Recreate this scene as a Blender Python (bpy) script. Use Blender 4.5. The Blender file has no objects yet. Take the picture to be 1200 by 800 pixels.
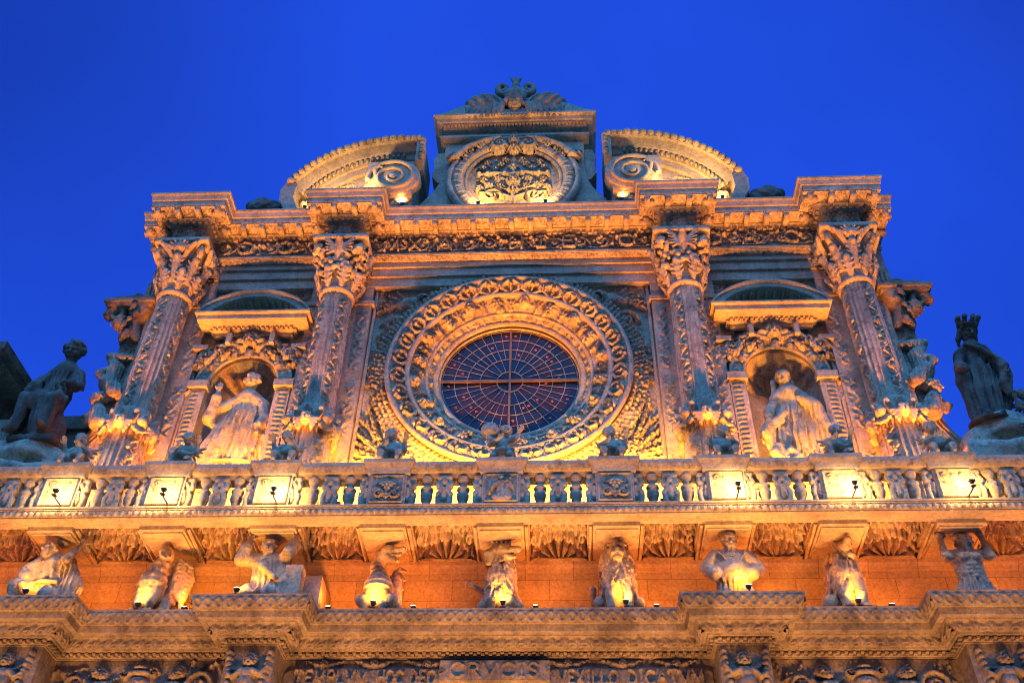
import bpy, math, random
import numpy as np
from math import sin, cos, pi, radians, atan2, sqrt

random.seed(7)
RNG = np.random.RandomState(11)
scene = bpy.context.scene
COL = scene.collection

# ------------------------------------------------------------------ camera
CAM_F, PITCH, ROLL, YAW, CAM_X, CAM_D = 1163.87, radians(42.268), radians(-1.467), radians(-3.663), 1.0002, 15.0
cam_data = bpy.data.cameras.new("camera")
cam = bpy.data.objects.new("camera", cam_data)
COL.objects.link(cam)
cam_data.sensor_width = 36.0
cam_data.lens = CAM_F / 1200.0 * 36.0
cam_data.clip_start = 0.05
cam_data.clip_end = 3000.0
_f = np.array([sin(YAW), cos(YAW), 0.0]); _r = np.array([cos(YAW), -sin(YAW), 0.0]); _u = np.array([0, 0, 1.0])
_fw = cos(PITCH) * _f + sin(PITCH) * _u
_up = -sin(PITCH) * _f + cos(PITCH) * _u
_right = cos(ROLL) * _r - sin(ROLL) * _up
_top = sin(ROLL) * _r + cos(ROLL) * _up
import mathutils
_m = mathutils.Matrix(((_right[0], _top[0], -_fw[0], CAM_X), (_right[1], _top[1], -_fw[1], -CAM_D),
                       (_right[2], _top[2], -_fw[2], 0.0), (0, 0, 0, 1)))
cam.matrix_world = _m
scene.camera = cam

# ------------------------------------------------------------------ view / world
scene.view_settings.view_transform = 'Standard'
scene.view_settings.look = 'None'
scene.view_settings.exposure = 0.0
scene.view_settings.gamma = 1.0
scene.view_settings.use_curve_mapping = False

scene.cycles.filter_width = 1.0
scene.cycles.use_denoising = True
scene.cycles.denoising_prefilter = 'ACCURATE'

world = bpy.data.worlds.new("World")
scene.world = world
world.use_nodes = True
wn, wl = world.node_tree.nodes, world.node_tree.links
wn.clear()
w_out = wn.new('ShaderNodeOutputWorld')
w_bg = wn.new('ShaderNodeBackground')
w_tc = wn.new('ShaderNodeTexCoord')
w_sep = wn.new('ShaderNodeSeparateXYZ')
wl.new(w_tc.outputs['Generated'], w_sep.inputs[0])
# blue hour: deep saturated blue behind the church, paler afterglow on the side the facade looks at
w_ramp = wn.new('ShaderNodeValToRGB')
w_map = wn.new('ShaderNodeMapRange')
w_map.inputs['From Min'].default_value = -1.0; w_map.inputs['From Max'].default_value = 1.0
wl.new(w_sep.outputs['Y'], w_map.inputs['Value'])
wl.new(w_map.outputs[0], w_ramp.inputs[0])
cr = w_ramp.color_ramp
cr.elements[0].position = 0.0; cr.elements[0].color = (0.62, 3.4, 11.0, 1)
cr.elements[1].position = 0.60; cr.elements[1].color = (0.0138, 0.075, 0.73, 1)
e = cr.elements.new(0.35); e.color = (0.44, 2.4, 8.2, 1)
w_ramp2 = wn.new('ShaderNodeValToRGB')
wl.new(w_sep.outputs['Z'], w_ramp2.inputs[0])
c2 = w_ramp2.color_ramp
c2.elements[0].position = 0.30; c2.elements[0].color = (1.03, 1.06, 1.02, 1)
c2.elements[1].position = 0.95; c2.elements[1].color = (0.96, 0.97, 0.98, 1)
e = c2.elements.new(0.66); e.color = (1.0, 1.0, 1.0, 1)
w_noise = wn.new('ShaderNodeTexNoise')
w_noise.inputs['Scale'].default_value = 2.2; w_noise.inputs['Detail'].default_value = 4.0
wl.new(w_tc.outputs['Generated'], w_noise.inputs['Vector'])
w_nr = wn.new('ShaderNodeMapRange')
w_nr.inputs['From Min'].default_value = 0.3; w_nr.inputs['From Max'].default_value = 0.7
w_nr.inputs['To Min'].default_value = 0.86; w_nr.inputs['To Max'].default_value = 1.15
wl.new(w_noise.outputs['Fac'], w_nr.inputs['Value'])
w_m1 = wn.new('ShaderNodeMix'); w_m1.data_type = 'RGBA'; w_m1.blend_type = 'MULTIPLY'; w_m1.inputs[0].default_value = 1.0
wl.new(w_ramp.outputs[0], w_m1.inputs[6]); wl.new(w_ramp2.outputs[0], w_m1.inputs[7])
w_m2 = wn.new('ShaderNodeMix'); w_m2.data_type = 'RGBA'; w_m2.blend_type = 'MULTIPLY'; w_m2.inputs[0].default_value = 1.0
wl.new(w_m1.outputs[2], w_m2.inputs[6]); # the sky darkens towards the upper left and right
def wmath(op, a, b):
    n_ = wn.new('ShaderNodeMath'); n_.operation = op
    for i, v_ in enumerate((a, b)):
        if isinstance(v_, (int, float)): n_.inputs[i].default_value = v_
        else: wl.new(v_, n_.inputs[i])
    return n_.outputs[0]
w_x2 = wmath('MULTIPLY', w_sep.outputs['X'], w_sep.outputs['X'])
w_zz = wmath('MAXIMUM', wmath('SUBTRACT', w_sep.outputs['Z'], 0.50), 0.0)
w_dk = wmath('SUBTRACT', 1.05, wmath('MINIMUM', wmath('MULTIPLY', wmath('MULTIPLY', w_x2, w_zz), 6.5), 0.45))
wl.new(wmath('MULTIPLY', w_dk, w_nr.outputs[0]), w_m2.inputs[7])
# low over the roofs of the town the sky is dim and warm
w_hz = wn.new('ShaderNodeMapRange'); w_hz.interpolation_type = 'SMOOTHSTEP'
w_hz.inputs['From Min'].default_value = 0.36; w_hz.inputs['From Max'].default_value = 0.92
w_hy = wn.new('ShaderNodeMath'); w_hy.operation = 'MAXIMUM'; w_hy.inputs[1].default_value = 0.0; wl.new(w_sep.outputs['Y'], w_hy.inputs[0])
w_ha = wn.new('ShaderNodeMath'); w_ha.operation = 'ADD'; wl.new(w_hy.outputs[0], w_ha.inputs[0]); wl.new(w_sep.outputs['Z'], w_ha.inputs[1])
wl.new(w_ha.outputs[0], w_hz.inputs['Value'])
w_m3 = wn.new('ShaderNodeMix'); w_m3.data_type = 'RGBA'; w_m3.inputs[6].default_value = (0.07, 0.045, 0.03, 1)
wl.new(w_hz.outputs[0], w_m3.inputs[0]); wl.new(w_m2.outputs[2], w_m3.inputs[7])
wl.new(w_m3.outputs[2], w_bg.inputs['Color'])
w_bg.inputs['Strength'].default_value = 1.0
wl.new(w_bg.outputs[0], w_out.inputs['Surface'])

# ------------------------------------------------------------------ lamp colours and powers (the floodlights' builders use these)
AMBER = (1.0, 0.215, 0.008)      # sodium lamps under the balcony
GOLD = (1.0, 0.41, 0.05)        # wash on the upper storey
WARM = (1.0, 0.46, 0.07)
P_WASH, P_BEAM, P_PED, P_BAY, P_FIG, P_TOP, P_COL, P_GROUND_FILL = 2000.0, 1450.0, 85.0, 82.0, 50.0, 340.0, 700.0, 2300.0

# ------------------------------------------------------------------ materials
def stone(name, base, dark, bump=0.35, blocks=False, grime=0.5, rough=0.9, crust=0.0):
    m = bpy.data.materials.new(name); m.use_nodes = True
    n, l = m.node_tree.nodes, m.node_tree.links
    b = n['Principled BSDF']
    b.inputs['Roughness'].default_value = rough
    b.inputs['Specular IOR Level'].default_value = 0.2
    g = n.new('ShaderNodeNewGeometry')
    n1 = n.new('ShaderNodeTexNoise'); n1.inputs['Scale'].default_value = 1.7; n1.inputs['Detail'].default_value = 9; n1.inputs['Roughness'].default_value = 0.68
    l.new(g.outputs['Position'], n1.inputs['Vector'])
    r1 = n.new('ShaderNodeValToRGB'); l.new(n1.outputs['Fac'], r1.inputs[0])
    lo = tuple(base[i] * (1 - grime) + dark[i] * grime for i in range(3))
    r1.color_ramp.elements[0].position = 0.33; r1.color_ramp.elements[0].color = (*lo, 1)
    r1.color_ramp.elements[1].position = 0.60; r1.color_ramp.elements[1].color = (*base, 1)
    # vertical rain streaks with a shape of their own
    mp = n.new('ShaderNodeMapping'); mp.inputs['Scale'].default_value = (5.0, 5.0, 0.55)
    l.new(g.outputs['Position'], mp.inputs['Vector'])
    n2 = n.new('ShaderNodeTexNoise'); n2.inputs['Scale'].default_value = 1.0; n2.inputs['Detail'].default_value = 5
    l.new(mp.outputs[0], n2.inputs['Vector'])
    r2 = n.new('ShaderNodeMapRange'); r2.inputs['From Min'].default_value = 0.55; r2.inputs['From Max'].default_value = 0.75
    r2.inputs['To Min'].default_value = 0.0; r2.inputs['To Max'].default_value = 0.55 * grime + 0.1
    l.new(n2.outputs['Fac'], r2.inputs['Value'])
    mx = n.new('ShaderNodeMix'); mx.data_type = 'RGBA'
    l.new(r2.outputs[0], mx.inputs[0]); l.new(r1.outputs[0], mx.inputs[6]); mx.inputs[7].default_value = (*dark, 1)
    col = mx.outputs[2]
    # pores and lichen specks
    n3 = n.new('ShaderNodeTexNoise'); n3.inputs['Scale'].default_value = 22; n3.inputs['Detail'].default_value = 5; n3.inputs['Roughness'].default_value = 0.7
    l.new(g.outputs['Position'], n3.inputs['Vector'])
    r3 = n.new('ShaderNodeMapRange'); r3.inputs['From Min'].default_value = 0.3; r3.inputs['From Max'].default_value = 0.62
    r3.inputs['To Min'].default_value = 0.62; r3.inputs['To Max'].default_value = 1.08
    l.new(n3.outputs['Fac'], r3.inputs['Value'])
    mm = n.new('ShaderNodeMix'); mm.data_type = 'RGBA'; mm.blend_type = 'MULTIPLY'; mm.inputs[0].default_value = 1.0
    l.new(col, mm.inputs[6]); l.new(r3.outputs[0], mm.inputs[7])
    col = mm.outputs[2]
    hgt = n3.outputs['Fac']
    if crust:
        n4 = n.new('ShaderNodeTexNoise'); n4.inputs['Scale'].default_value = 6.5; n4.inputs['Detail'].default_value = 7; n4.inputs['Roughness'].default_value = 0.75; n4.inputs['Distortion'].default_value = 0.6
        l.new(g.outputs['Position'], n4.inputs['Vector'])
        r4 = n.new('ShaderNodeMapRange'); r4.inputs['From Min'].default_value = 0.50; r4.inputs['From Max'].default_value = 0.62
        r4.inputs['To Min'].default_value = 0.0; r4.inputs['To Max'].default_value = crust; l.new(n4.outputs['Fac'], r4.inputs['Value'])
        m4 = n.new('ShaderNodeMix'); m4.data_type = 'RGBA'; l.new(r4.outputs[0], m4.inputs[0]); l.new(col, m4.inputs[6]); m4.inputs[7].default_value = (0.07, 0.055, 0.042, 1)
        col = m4.outputs[2]
    if blocks:
        sp = n.new('ShaderNodeSeparateXYZ'); cb = n.new('ShaderNodeCombineXYZ')
        l.new(g.outputs['Position'], sp.inputs[0]); l.new(sp.outputs['X'], cb.inputs['X']); l.new(sp.outputs['Z'], cb.inputs['Y'])
        br = n.new('ShaderNodeTexBrick'); br.inputs['Scale'].default_value = 1.0
        br.inputs['Brick Width'].default_value = 0.78; br.inputs['Row Height'].default_value = 0.36; br.inputs['Mortar Size'].default_value = 0.006
        br.inputs['Color1'].default_value = (0.86, 0.86, 0.86, 1); br.inputs['Color2'].default_value = (1.06, 1.03, 1.0, 1); br.inputs['Mortar'].default_value = (0.55, 0.52, 0.5, 1)
        l.new(cb.outputs[0], br.inputs['Vector'])
        mb_ = n.new('ShaderNodeMix'); mb_.data_type = 'RGBA'; mb_.blend_type = 'MULTIPLY'; mb_.inputs[0].default_value = 1.0
        l.new(col, mb_.inputs[6]); l.new(br.outputs['Color'], mb_.inputs[7]); col = mb_.outputs[2]
    l.new(col, b.inputs['Base Color'])
    bp = n.new('ShaderNodeBump'); bp.inputs['Strength'].default_value = bump; bp.inputs['Distance'].default_value = 0.02
    l.new(hgt, bp.inputs['Height']); l.new(bp.outputs[0], b.inputs['Normal'])
    return m

def plain(name, base, rough=0.5, metal=0.0, emit=None, es=0.0):
    m = bpy.data.materials.new(name); m.use_nodes = True
    n, l = m.node_tree.nodes, m.node_tree.links
    b = n['Principled BSDF']; b.inputs['Roughness'].default_value = rough; b.inputs['Metallic'].default_value = metal
    g = n.new('ShaderNodeNewGeometry'); t = n.new('ShaderNodeTexNoise'); t.inputs['Scale'].default_value = 9; t.inputs['Detail'].default_value = 5
    l.new(g.outputs['Position'], t.inputs['Vector'])
    r = n.new('ShaderNodeValToRGB'); l.new(t.outputs['Fac'], r.inputs[0])
    r.color_ramp.elements[0].position = .3; r.color_ramp.elements[0].color = (*[c * .65 for c in base], 1)
    r.color_ramp.elements[1].position = .7; r.color_ramp.elements[1].color = (*base, 1)
    l.new(r.outputs[0], b.inputs['Base Color'])
    if emit:
        b.inputs['Emission Color'].default_value = (*emit, 1); b.inputs['Emission Strength'].default_value = es
    return m

M_STONE = stone('golden_limestone', (0.56, 0.44, 0.265), (0.17, 0.125, 0.085), grime=0.5, crust=0.3)
M_WALL = stone('limestone_ashlar', (0.56, 0.44, 0.265), (0.20, 0.15, 0.10), blocks=True, grime=0.35)
M_CARVE = stone('carved_limestone', (0.57, 0.45, 0.27), (0.13, 0.095, 0.065), grime=0.55, bump=0.5, crust=0.62)
M_OLD = stone('weathered_limestone', (0.37, 0.285, 0.165), (0.065, 0.05, 0.04), grime=0.7, bump=0.55, crust=0.5)
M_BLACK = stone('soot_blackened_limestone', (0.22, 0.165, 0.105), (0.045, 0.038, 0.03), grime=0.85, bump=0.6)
M_LEAD = plain('window_lead', (0.30, 0.26, 0.25), 0.6, 0.2)
M_RUST = plain('rusty_iron', (0.30, 0.15, 0.07), 0.7, 0.4)
M_IRON = plain('dark_lamp_housing', (0.045, 0.042, 0.04), 0.5, 0.6)
M_LENS = plain('lamp_lens', (0.9, 0.8, 0.6), 0.2, 0, (1.0, 0.72, 0.35), 40.0)
M_PAVE = stone('street_paving', (0.20, 0.17, 0.14), (0.08, 0.07, 0.06), grime=0.5, blocks=False)

def glass_mat():
    m = bpy.data.materials.new('rose_window_glass'); m.use_nodes = True
    n, l = m.node_tree.nodes, m.node_tree.links
    b = n['Principled BSDF']; b.inputs['Roughness'].default_value = 0.3; b.inputs['Specular IOR Level'].default_value = 0.18
    g = n.new('ShaderNodeNewGeometry')
    v = n.new('ShaderNodeTexVoronoi'); v.inputs['Scale'].default_value = 2.6
    l.new(g.outputs['Position'], v.inputs['Vector'])
    sp = n.new('ShaderNodeSeparateColor'); l.new(v.outputs['Color'], sp.inputs[0])
    r = n.new('ShaderNodeValToRGB'); l.new(sp.outputs[0], r.inputs[0]); r.color_ramp.interpolation = 'CONSTANT'
    r.color_ramp.elements[0].position = 0; r.color_ramp.elements[0].color = (0.006, 0.008, 0.022, 1)
    r.color_ramp.elements[1].position = .55; r.color_ramp.elements[1].color = (0.010, 0.010, 0.032, 1)
    e = r.color_ramp.elements.new(.62); e.color = (0.034, 0.008, 0.007, 1)
    e = r.color_ramp.elements.new(.90); e.color = (0.014, 0.011, 0.02, 1)
    l.new(r.outputs[0], b.inputs['Base Color'])
    return m
M_GLASS = glass_mat()
M_JEWEL = plain('red_glass_roundel', (0.55, 0.09, 0.03), 0.3)

# ------------------------------------------------------------------ mesh builder
class MB:
    def __init__(s):
        s.v = []; s.q = []; s.t = []; s.n = 0; s.ng = []
    def add(s, v, quads=None, tris=None):
        v = np.asarray(v, float).reshape(-1, 3)
        s.v.append(v)
        if quads is not None and len(quads): s.q.append(np.asarray(quads, np.int64).reshape(-1, 4) + s.n)
        if tris is not None and len(tris): s.t.append(np.asarray(tris, np.int64).reshape(-1, 3) + s.n)
        s.n += len(v)
        return s
    def box(s, x0, x1, y0, y1, z0, z1):
        v = [(x, y, z) for z in (z0, z1) for y in (y0, y1) for x in (x0, x1)]
        return s.add(v, [(0, 2, 3, 1), (4, 5, 7, 6), (0, 1, 5, 4), (2, 6, 7, 3), (0, 4, 6, 2), (1, 3, 7, 5)])
    def frustum(s, bot, top, z0, z1):
        """bot/top = (x0,x1,y0,y1)"""
        v = [(x, y, z0) for y in bot[2:] for x in bot[:2]] + [(x, y, z1) for y in top[2:] for x in top[:2]]
        return s.add(v, [(0, 2, 3, 1), (4, 5, 7, 6), (0, 1, 5, 4), (2, 6, 7, 3), (0, 4, 6, 2), (1, 3, 7, 5)])
    def grid(s, P, flip=False, closeu=False):
        nu, nv = P.shape[:2]
        i = np.arange(nu * nv).reshape(nu, nv)
        if closeu: i = np.vstack([i, i[:1]])
        q = np.stack([i[:-1, :-1], i[1:, :-1], i[1:, 1:], i[:-1, 1:]], -1).reshape(-1, 4)
        if flip: q = q[:, ::-1]
        return s.add(P.reshape(-1, 3), q)
    def relief(s, P, H, flip=False, closeu=False):
        du = np.gradient(P, axis=0); dv = np.gradient(P, axis=1)
        if closeu:
            du = (np.roll(P, -1, 0) - np.roll(P, 1, 0)) / 2
        N = np.cross(du, dv); N /= np.linalg.norm(N, axis=-1, keepdims=True) + 1e-12
        if flip: N = -N
        return s.grid(P + N * H[..., None], flip, closeu)
    def sweep(s, prof, path, caps=True):
        path = np.asarray(path, float)
        d = np.diff(path, axis=0); d /= np.linalg.norm(d, axis=1, keepdims=True)
        nr = np.stack([d[:, 1], -d[:, 0]], 1)
        mit = np.zeros_like(path); mit[0] = nr[0]; mit[-1] = nr[-1]
        for i in range(1, len(path) - 1):
            a, b = nr[i - 1], nr[i]; mit[i] = (a + b) / (1 + a @ b)
        prof = np.asarray(prof, float)
        P = np.zeros((len(path), len(prof), 3))
        P[..., 0] = path[:, None, 0] + mit[:, None, 0] * prof[None, :, 0]
        P[..., 1] = path[:, None, 1] + mit[:, None, 1] * prof[None, :, 0]
        P[..., 2] = prof[None, :, 1]
        # separate vertices per segment and per profile face for crisp edges
        for i in range(len(path) - 1):
            for j in range(len(prof) - 1):
                s.add([P[i, j], P[i + 1, j], P[i + 1, j + 1], P[i, j + 1]], [(0, 1, 2, 3)])
        return s
    def lathe(s, prof, c=(0, 0, 0), seg=24):
        a = np.arange(seg) * 2 * pi / seg
        prof = np.asarray(prof, float)
        P = np.zeros((seg, len(prof), 3))
        P[..., 0] = c[0] + np.cos(a)[:, None] * prof[None, :, 0]
        P[..., 1] = c[1] + np.sin(a)[:, None] * prof[None, :, 0]
        P[..., 2] = c[2] + prof[None, :, 1]
        return s.grid(P, closeu=True)
    def relief_keep(s, P, H, keep):
        du = np.gradient(P, axis=0); dv = np.gradient(P, axis=1); N = np.cross(du, dv); N /= np.linalg.norm(N, axis=-1, keepdims=True) + 1e-12
        Q = (P + N * H[..., None]).reshape(-1, 3); nu, nv = H.shape; i = np.arange(nu * nv).reshape(nu, nv)
        q = np.stack([i[:-1, :-1], i[1:, :-1], i[1:, 1:], i[:-1, 1:]], -1).reshape(-1, 4)
        q = q[keep.ravel()[q].all(1)]; us = np.unique(q); mp = np.full(nu * nv, -1); mp[us] = np.arange(len(us))
        return s.add(Q[us], mp[q])
    def tube(s, pts, rad, seg=8):
        pts = np.asarray(pts, float); n = len(pts)
        rad = np.broadcast_to(np.asarray(rad, float), (n,))
        t = np.gradient(pts, axis=0); t /= np.linalg.norm(t, axis=1, keepdims=True) + 1e-9
        ref = np.array([0.31, 0.2, 0.93]);
        u = np.cross(t, ref); u /= np.linalg.norm(u, axis=1, keepdims=True) + 1e-9
        w = np.cross(t, u)
        a = np.arange(seg) * 2 * pi / seg
        P = pts[:, None] + rad[:, None, None] * (np.cos(a)[None, :, None] * u[:, None] + np.sin(a)[None, :, None] * w[:, None])
        P = P.transpose(1, 0, 2)
        s.grid(P, closeu=True)
        for e, fl in ((0, 0), (n - 1, 1)):
            s.add(np.vstack([P[:, e], pts[e:e + 1]]), tris=[(i, (i + 1) % seg, seg) if fl else ((i + 1) % seg, i, seg) for i in range(seg)])
        return s
    def ell(s, c, r, nu=14, nv=9):
        a = np.arange(nu) * 2 * pi / nu; b = np.linspace(-pi / 2, pi / 2, nv)
        P = np.stack([c[0] + r[0] * np.cos(a)[:, None] * np.cos(b)[None], c[1] + r[1] * np.sin(a)[:, None] * np.cos(b)[None],
                      c[2] + r[2] * np.broadcast_to(np.sin(b)[None], (nu, nv))], -1)
        return s.grid(P, closeu=True)
    def prism(s, poly, y0, y1):
        """closed polygon in XZ extruded y0 (front) .. y1 (back); front face fan-built from strip to the centroid"""
        p = np.asarray(poly, float); n = len(p)
        f = np.column_stack([p[:, 0], np.full(n, y0), p[:, 1]]); b = f.copy(); b[:, 1] = y1
        for i in range(n):
            j = (i + 1) % n
            s.add([f[i], f[j], b[j], b[i]], [(0, 1, 2, 3)])
        s.ng.append((f, b))
        return s
    def holed(s, rect, outline, y, n=None):
        """flat wall panel at y with a star-shaped hole: rect=(x0,x1,z0,z1)"""
        o = np.asarray(outline, float); c = o.mean(0)
        x0, x1, z0, z1 = rect
        d = o - c
        kx = np.where(d[:, 0] > 0, (x1 - c[0]) / np.maximum(d[:, 0], 1e-9), (x0 - c[0]) / np.minimum(d[:, 0], -1e-9))
        kz = np.where(d[:, 1] > 0, (z1 - c[1]) / np.maximum(d[:, 1], 1e-9), (z0 - c[1]) / np.minimum(d[:, 1], -1e-9))
        e = c + d * np.minimum(kx, kz)[:, None]
        # make sure the corners are reached
        ring_o, ring_e = list(o), list(e)
        out_o, out_e = [], []
        for i in range(len(o)):
            j = (i + 1) % len(o)
            out_o.append(o[i]); out_e.append(e[i])
            a, b = e[i], e[j]
            if abs(a[0] - b[0]) > 1e-6 and abs(a[1] - b[1]) > 1e-6:
                cx = x0 if min(abs(a[0] - x0), abs(b[0] - x0)) < 1e-6 else x1
                cz = z0 if min(abs(a[1] - z0), abs(b[1] - z0)) < 1e-6 else z1
                out_o.append((o[i] + o[j]) / 2); out_e.append(np.array([cx, cz]))
        A, B = np.array(out_o), np.array(out_e); m = len(A)
        v = np.vstack([np.column_stack([A[:, 0], np.full(m, y), A[:, 1]]), np.column_stack([B[:, 0], np.full(m, y), B[:, 1]])])
        return s.add(v, [(i, (i + 1) % m, m + (i + 1) % m, m + i) for i in range(m)])
    def mirror(s):
        s.v = [a * np.array([-1, 1, 1]) for a in s.v]; s.q = [a[:, ::-1] for a in s.q]; s.t = [a[:, ::-1] for a in s.t]
        s.ng = [(f[::-1] * np.array([-1, 1, 1]), b[::-1] * np.array([-1, 1, 1])) for f, b in s.ng]
        return s
    def build(s, name, mat, parent=None, smooth=True, origin=None, auto=True):
        V = np.vstack(s.v) if s.v else np.zeros((0, 3))
        extra = []
        base = len(V); add = []
        for f, b in s.ng:
            n = len(f)
            add += [f, b]
            extra.append(list(range(base, base + n))); extra.append(list(range(base + 2 * n - 1, base + n - 1, -1)))
            base += 2 * n
        if add: V = np.vstack([V] + add)
        if origin is None:
            lo, hi = V.min(0), V.max(0); origin = np.array([(lo[0] + hi[0]) / 2, (lo[1] + hi[1]) / 2, lo[2]])
        origin = np.asarray(origin, float)
        me = bpy.data.meshes.new(name)
        Q = np.vstack(s.q) if s.q else np.zeros((0, 4), np.int64)
        T = np.vstack(s.t) if s.t else np.zeros((0, 3), np.int64)
        ngl = [np.array(x) for x in extra]
        loops = np.concatenate([Q.ravel(), T.ravel()] + ngl) if (len(Q) + len(T) + len(ngl)) else np.zeros(0, np.int64)
        tot = np.concatenate([np.full(len(Q), 4), np.full(len(T), 3), np.array([len(x) for x in ngl], np.int64)]).astype(np.int64)
        st = np.concatenate([[0], np.cumsum(tot)[:-1]]) if len(tot) else tot
        me.vertices.add(len(V)); me.vertices.foreach_set('co', (V - origin).astype(np.float32).ravel())
        me.loops.add(len(loops)); me.loops.foreach_set('vertex_index', loops.astype(np.int32))
        me.polygons.add(len(tot)); me.polygons.foreach_set('loop_start', st.astype(np.int32)); me.polygons.foreach_set('loop_total', tot.astype(np.int32))
        me.polygons.foreach_set('use_smooth', np.full(len(tot), bool(smooth)))
        me.update(calc_edges=True); me.validate()
        me.materials.append(mat)
        o = bpy.data.objects.new(name, me); COL.objects.link(o)
        pw = WL.get(parent.name, np.zeros(3)) if parent else np.zeros(3)
        o.parent = parent
        o.location = origin - pw
        WL[o.name] = origin
        return o

WL = {}
def empty(name, loc, label=None, cat=None, group=None):
    o = bpy.data.objects.new(name, None); COL.objects.link(o)
    o.location = loc; o.empty_display_size = 0.2
    WL[o.name] = np.asarray(loc, float)
    if label: tag(o, label, cat, group)
    return o
def tag(o, label, cat, group=None, kind=None):
    if label: o['label'] = label
    if cat: o['category'] = cat
    if group: o['group'] = group
    if kind: o['kind'] = kind
    return o
def dup(root, loc, label=None, group=None):
    r = root.copy(); COL.objects.link(r); r.location = loc
    WL[r.name] = np.asarray(loc, float)
    if label: r['label'] = label
    if group: r['group'] = group
    for ch in list(root.children):
        c = ch.copy(); COL.objects.link(c); c.parent = r
        for g in ch.children:
            d = g.copy(); COL.objects.link(d); d.parent = c
    return r

# ------------------------------------------------------------------ relief carving (height maps that displace a real surface)
class HM:
    def __init__(s, w, h, res=0.018):
        s.w, s.h = w, h
        nu, nv = max(3, int(round(w / res)) + 1), max(3, int(round(h / res)) + 1)
        s.u = np.linspace(0, w, nu); s.v = np.linspace(0, h, nv)
        s.U, s.V = np.meshgrid(s.u, s.v, indexing='ij')
        s.H = np.zeros((nu, nv))
    def win(s, u, v, r, r2=None):
        r2 = r if r2 is None else r2
        i0, i1 = np.searchsorted(s.u, [u - r, u + r]); j0, j1 = np.searchsorted(s.v, [v - r2, v + r2])
        return slice(max(i0 - 1, 0), i1 + 1), slice(max(j0 - 1, 0), j1 + 1)
    def put(s, sl, val, mode='max'):
        if s.H[sl].size == 0: return
        if mode == 'max': s.H[sl] = np.maximum(s.H[sl], val)
        elif mode == 'add': s.H[sl] += val
    def blob(s, u, v, a, b, h, rot=0.0, base=0.0):
        sl = s.win(u, v, max(a, b)); x = s.U[sl] - u; y = s.V[sl] - v
        c, n = cos(rot), sin(rot); X = c * x + n * y; Y = -n * x + c * y
        q = 1 - (X / a) ** 2 - (Y / b) ** 2
        s.put(sl, np.where(q > 0, base + h * np.sqrt(np.maximum(q, 0)), 0))
        return s
    def dent(s, u, v, a, b, h, rot=0.0):
        sl = s.win(u, v, max(a, b)); x = s.U[sl] - u; y = s.V[sl] - v
        c, n = cos(rot), sin(rot); X = c * x + n * y; Y = -n * x + c * y
        q = 1 - (X / a) ** 2 - (Y / b) ** 2
        s.put(sl, -h * np.sqrt(np.maximum(q, 0)), 'add'); return s
    def stroke(s, pts, w0, w1, h, flat=False):
        pts = np.asarray(pts, float); n = len(pts) - 1
        for i in range(n):
            a, b = pts[i], pts[i + 1]; wa = w0 + (w1 - w0) * i / n; wb = w0 + (w1 - w0) * (i + 1) / n
            m = (a + b) / 2; R = np.linalg.norm(b - a) / 2 + max(wa, wb)
            sl = s.win(m[0], m[1], R); x = s.U[sl]; y = s.V[sl]
            d = b - a; L2 = d @ d + 1e-12
            t = np.clip(((x - a[0]) * d[0] + (y - a[1]) * d[1]) / L2, 0, 1)
            dist = np.hypot(x - a[0] - t * d[0], y - a[1] - t * d[1]); w = wa + (wb - wa) * t
            q = 1 - (dist / w) ** 2
            val = np.where(q > 0, h * (np.minimum(1, np.sqrt(np.maximum(q, 0)) * (1.8 if flat else 1))), 0)
            s.put(sl, val)
        return s
    def leaf(s, u, v, ang, L, W, h, bend=0.0, lobes=4):
        c, n = cos(ang), sin(ang)
        sl = s.win(u + c * L / 2, v + n * L / 2, L * .75 + W + abs(bend) * L); x = s.U[sl] - u; y = s.V[sl] - v
        X = c * x + n * y; Y = -n * x + c * y
        t = np.clip(X / L, 0, 1); Y = Y - bend * L * t * t
        half = W * 1.2 * np.sqrt(t + 0.03) * np.maximum(1 - t, 0) ** 0.65 * (1 - 0.34 * np.abs(np.sin(pi * lobes * t)) ** 1.5) + 1e-6
        sd = np.abs(Y) / half
        val = h * np.sqrt(np.maximum(1 - sd ** 2, 0)) * (0.5 + 0.5 * np.sin(pi * np.clip(t * .8 + .2, 0, 1))) * (0.82 + 0.22 * np.cos(2 * pi * lobes * (t - 0.3 * sd)))
        val = val - 0.35 * h * np.exp(-(Y / (0.10 * W + .004)) ** 2) * (1 - t)
        ok = (X > 0) & (X < L) & (sd < 1)
        s.put(sl, np.where(ok, val, 0)); return s
    def rosette(s, u, v, r, h, n=6, ph=0.0):
        sl = s.win(u, v, r); x = s.U[sl] - u; y = s.V[sl] - v
        d = np.hypot(x, y); a = np.arctan2(y, x) + ph
        pet = np.abs(np.cos(n * a / 2)); R = r * (0.72 + 0.28 * pet)
        q = np.maximum(1 - (d / R) ** 2, 0)
        val = h * np.sqrt(q) * (0.45 + 0.55 * pet)
        c = 1 - (d / (r * .3)) ** 2
        val = np.maximum(val * np.where(d < r * .36, .6, 1), np.where(c > 0, h * 1.1 * np.sqrt(np.maximum(c, 0)), 0))
        s.put(sl, val); return s
    def scroll(s, u, v, r, h, turns=1.4, a0=0.0, dr=1, w=None):
        w = w or r * .2
        th = np.linspace(0, turns * 2 * pi, int(14 * turns) + 4)
        rr = r * (1 - 0.82 * th / th[-1])
        s.stroke(np.column_stack([u + rr * np.cos(a0 + dr * th), v + rr * np.sin(a0 + dr * th)]), w, w * .55, h)
        s.blob(u, v, r * .22, r * .22, h * 1.1); return s
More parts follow.
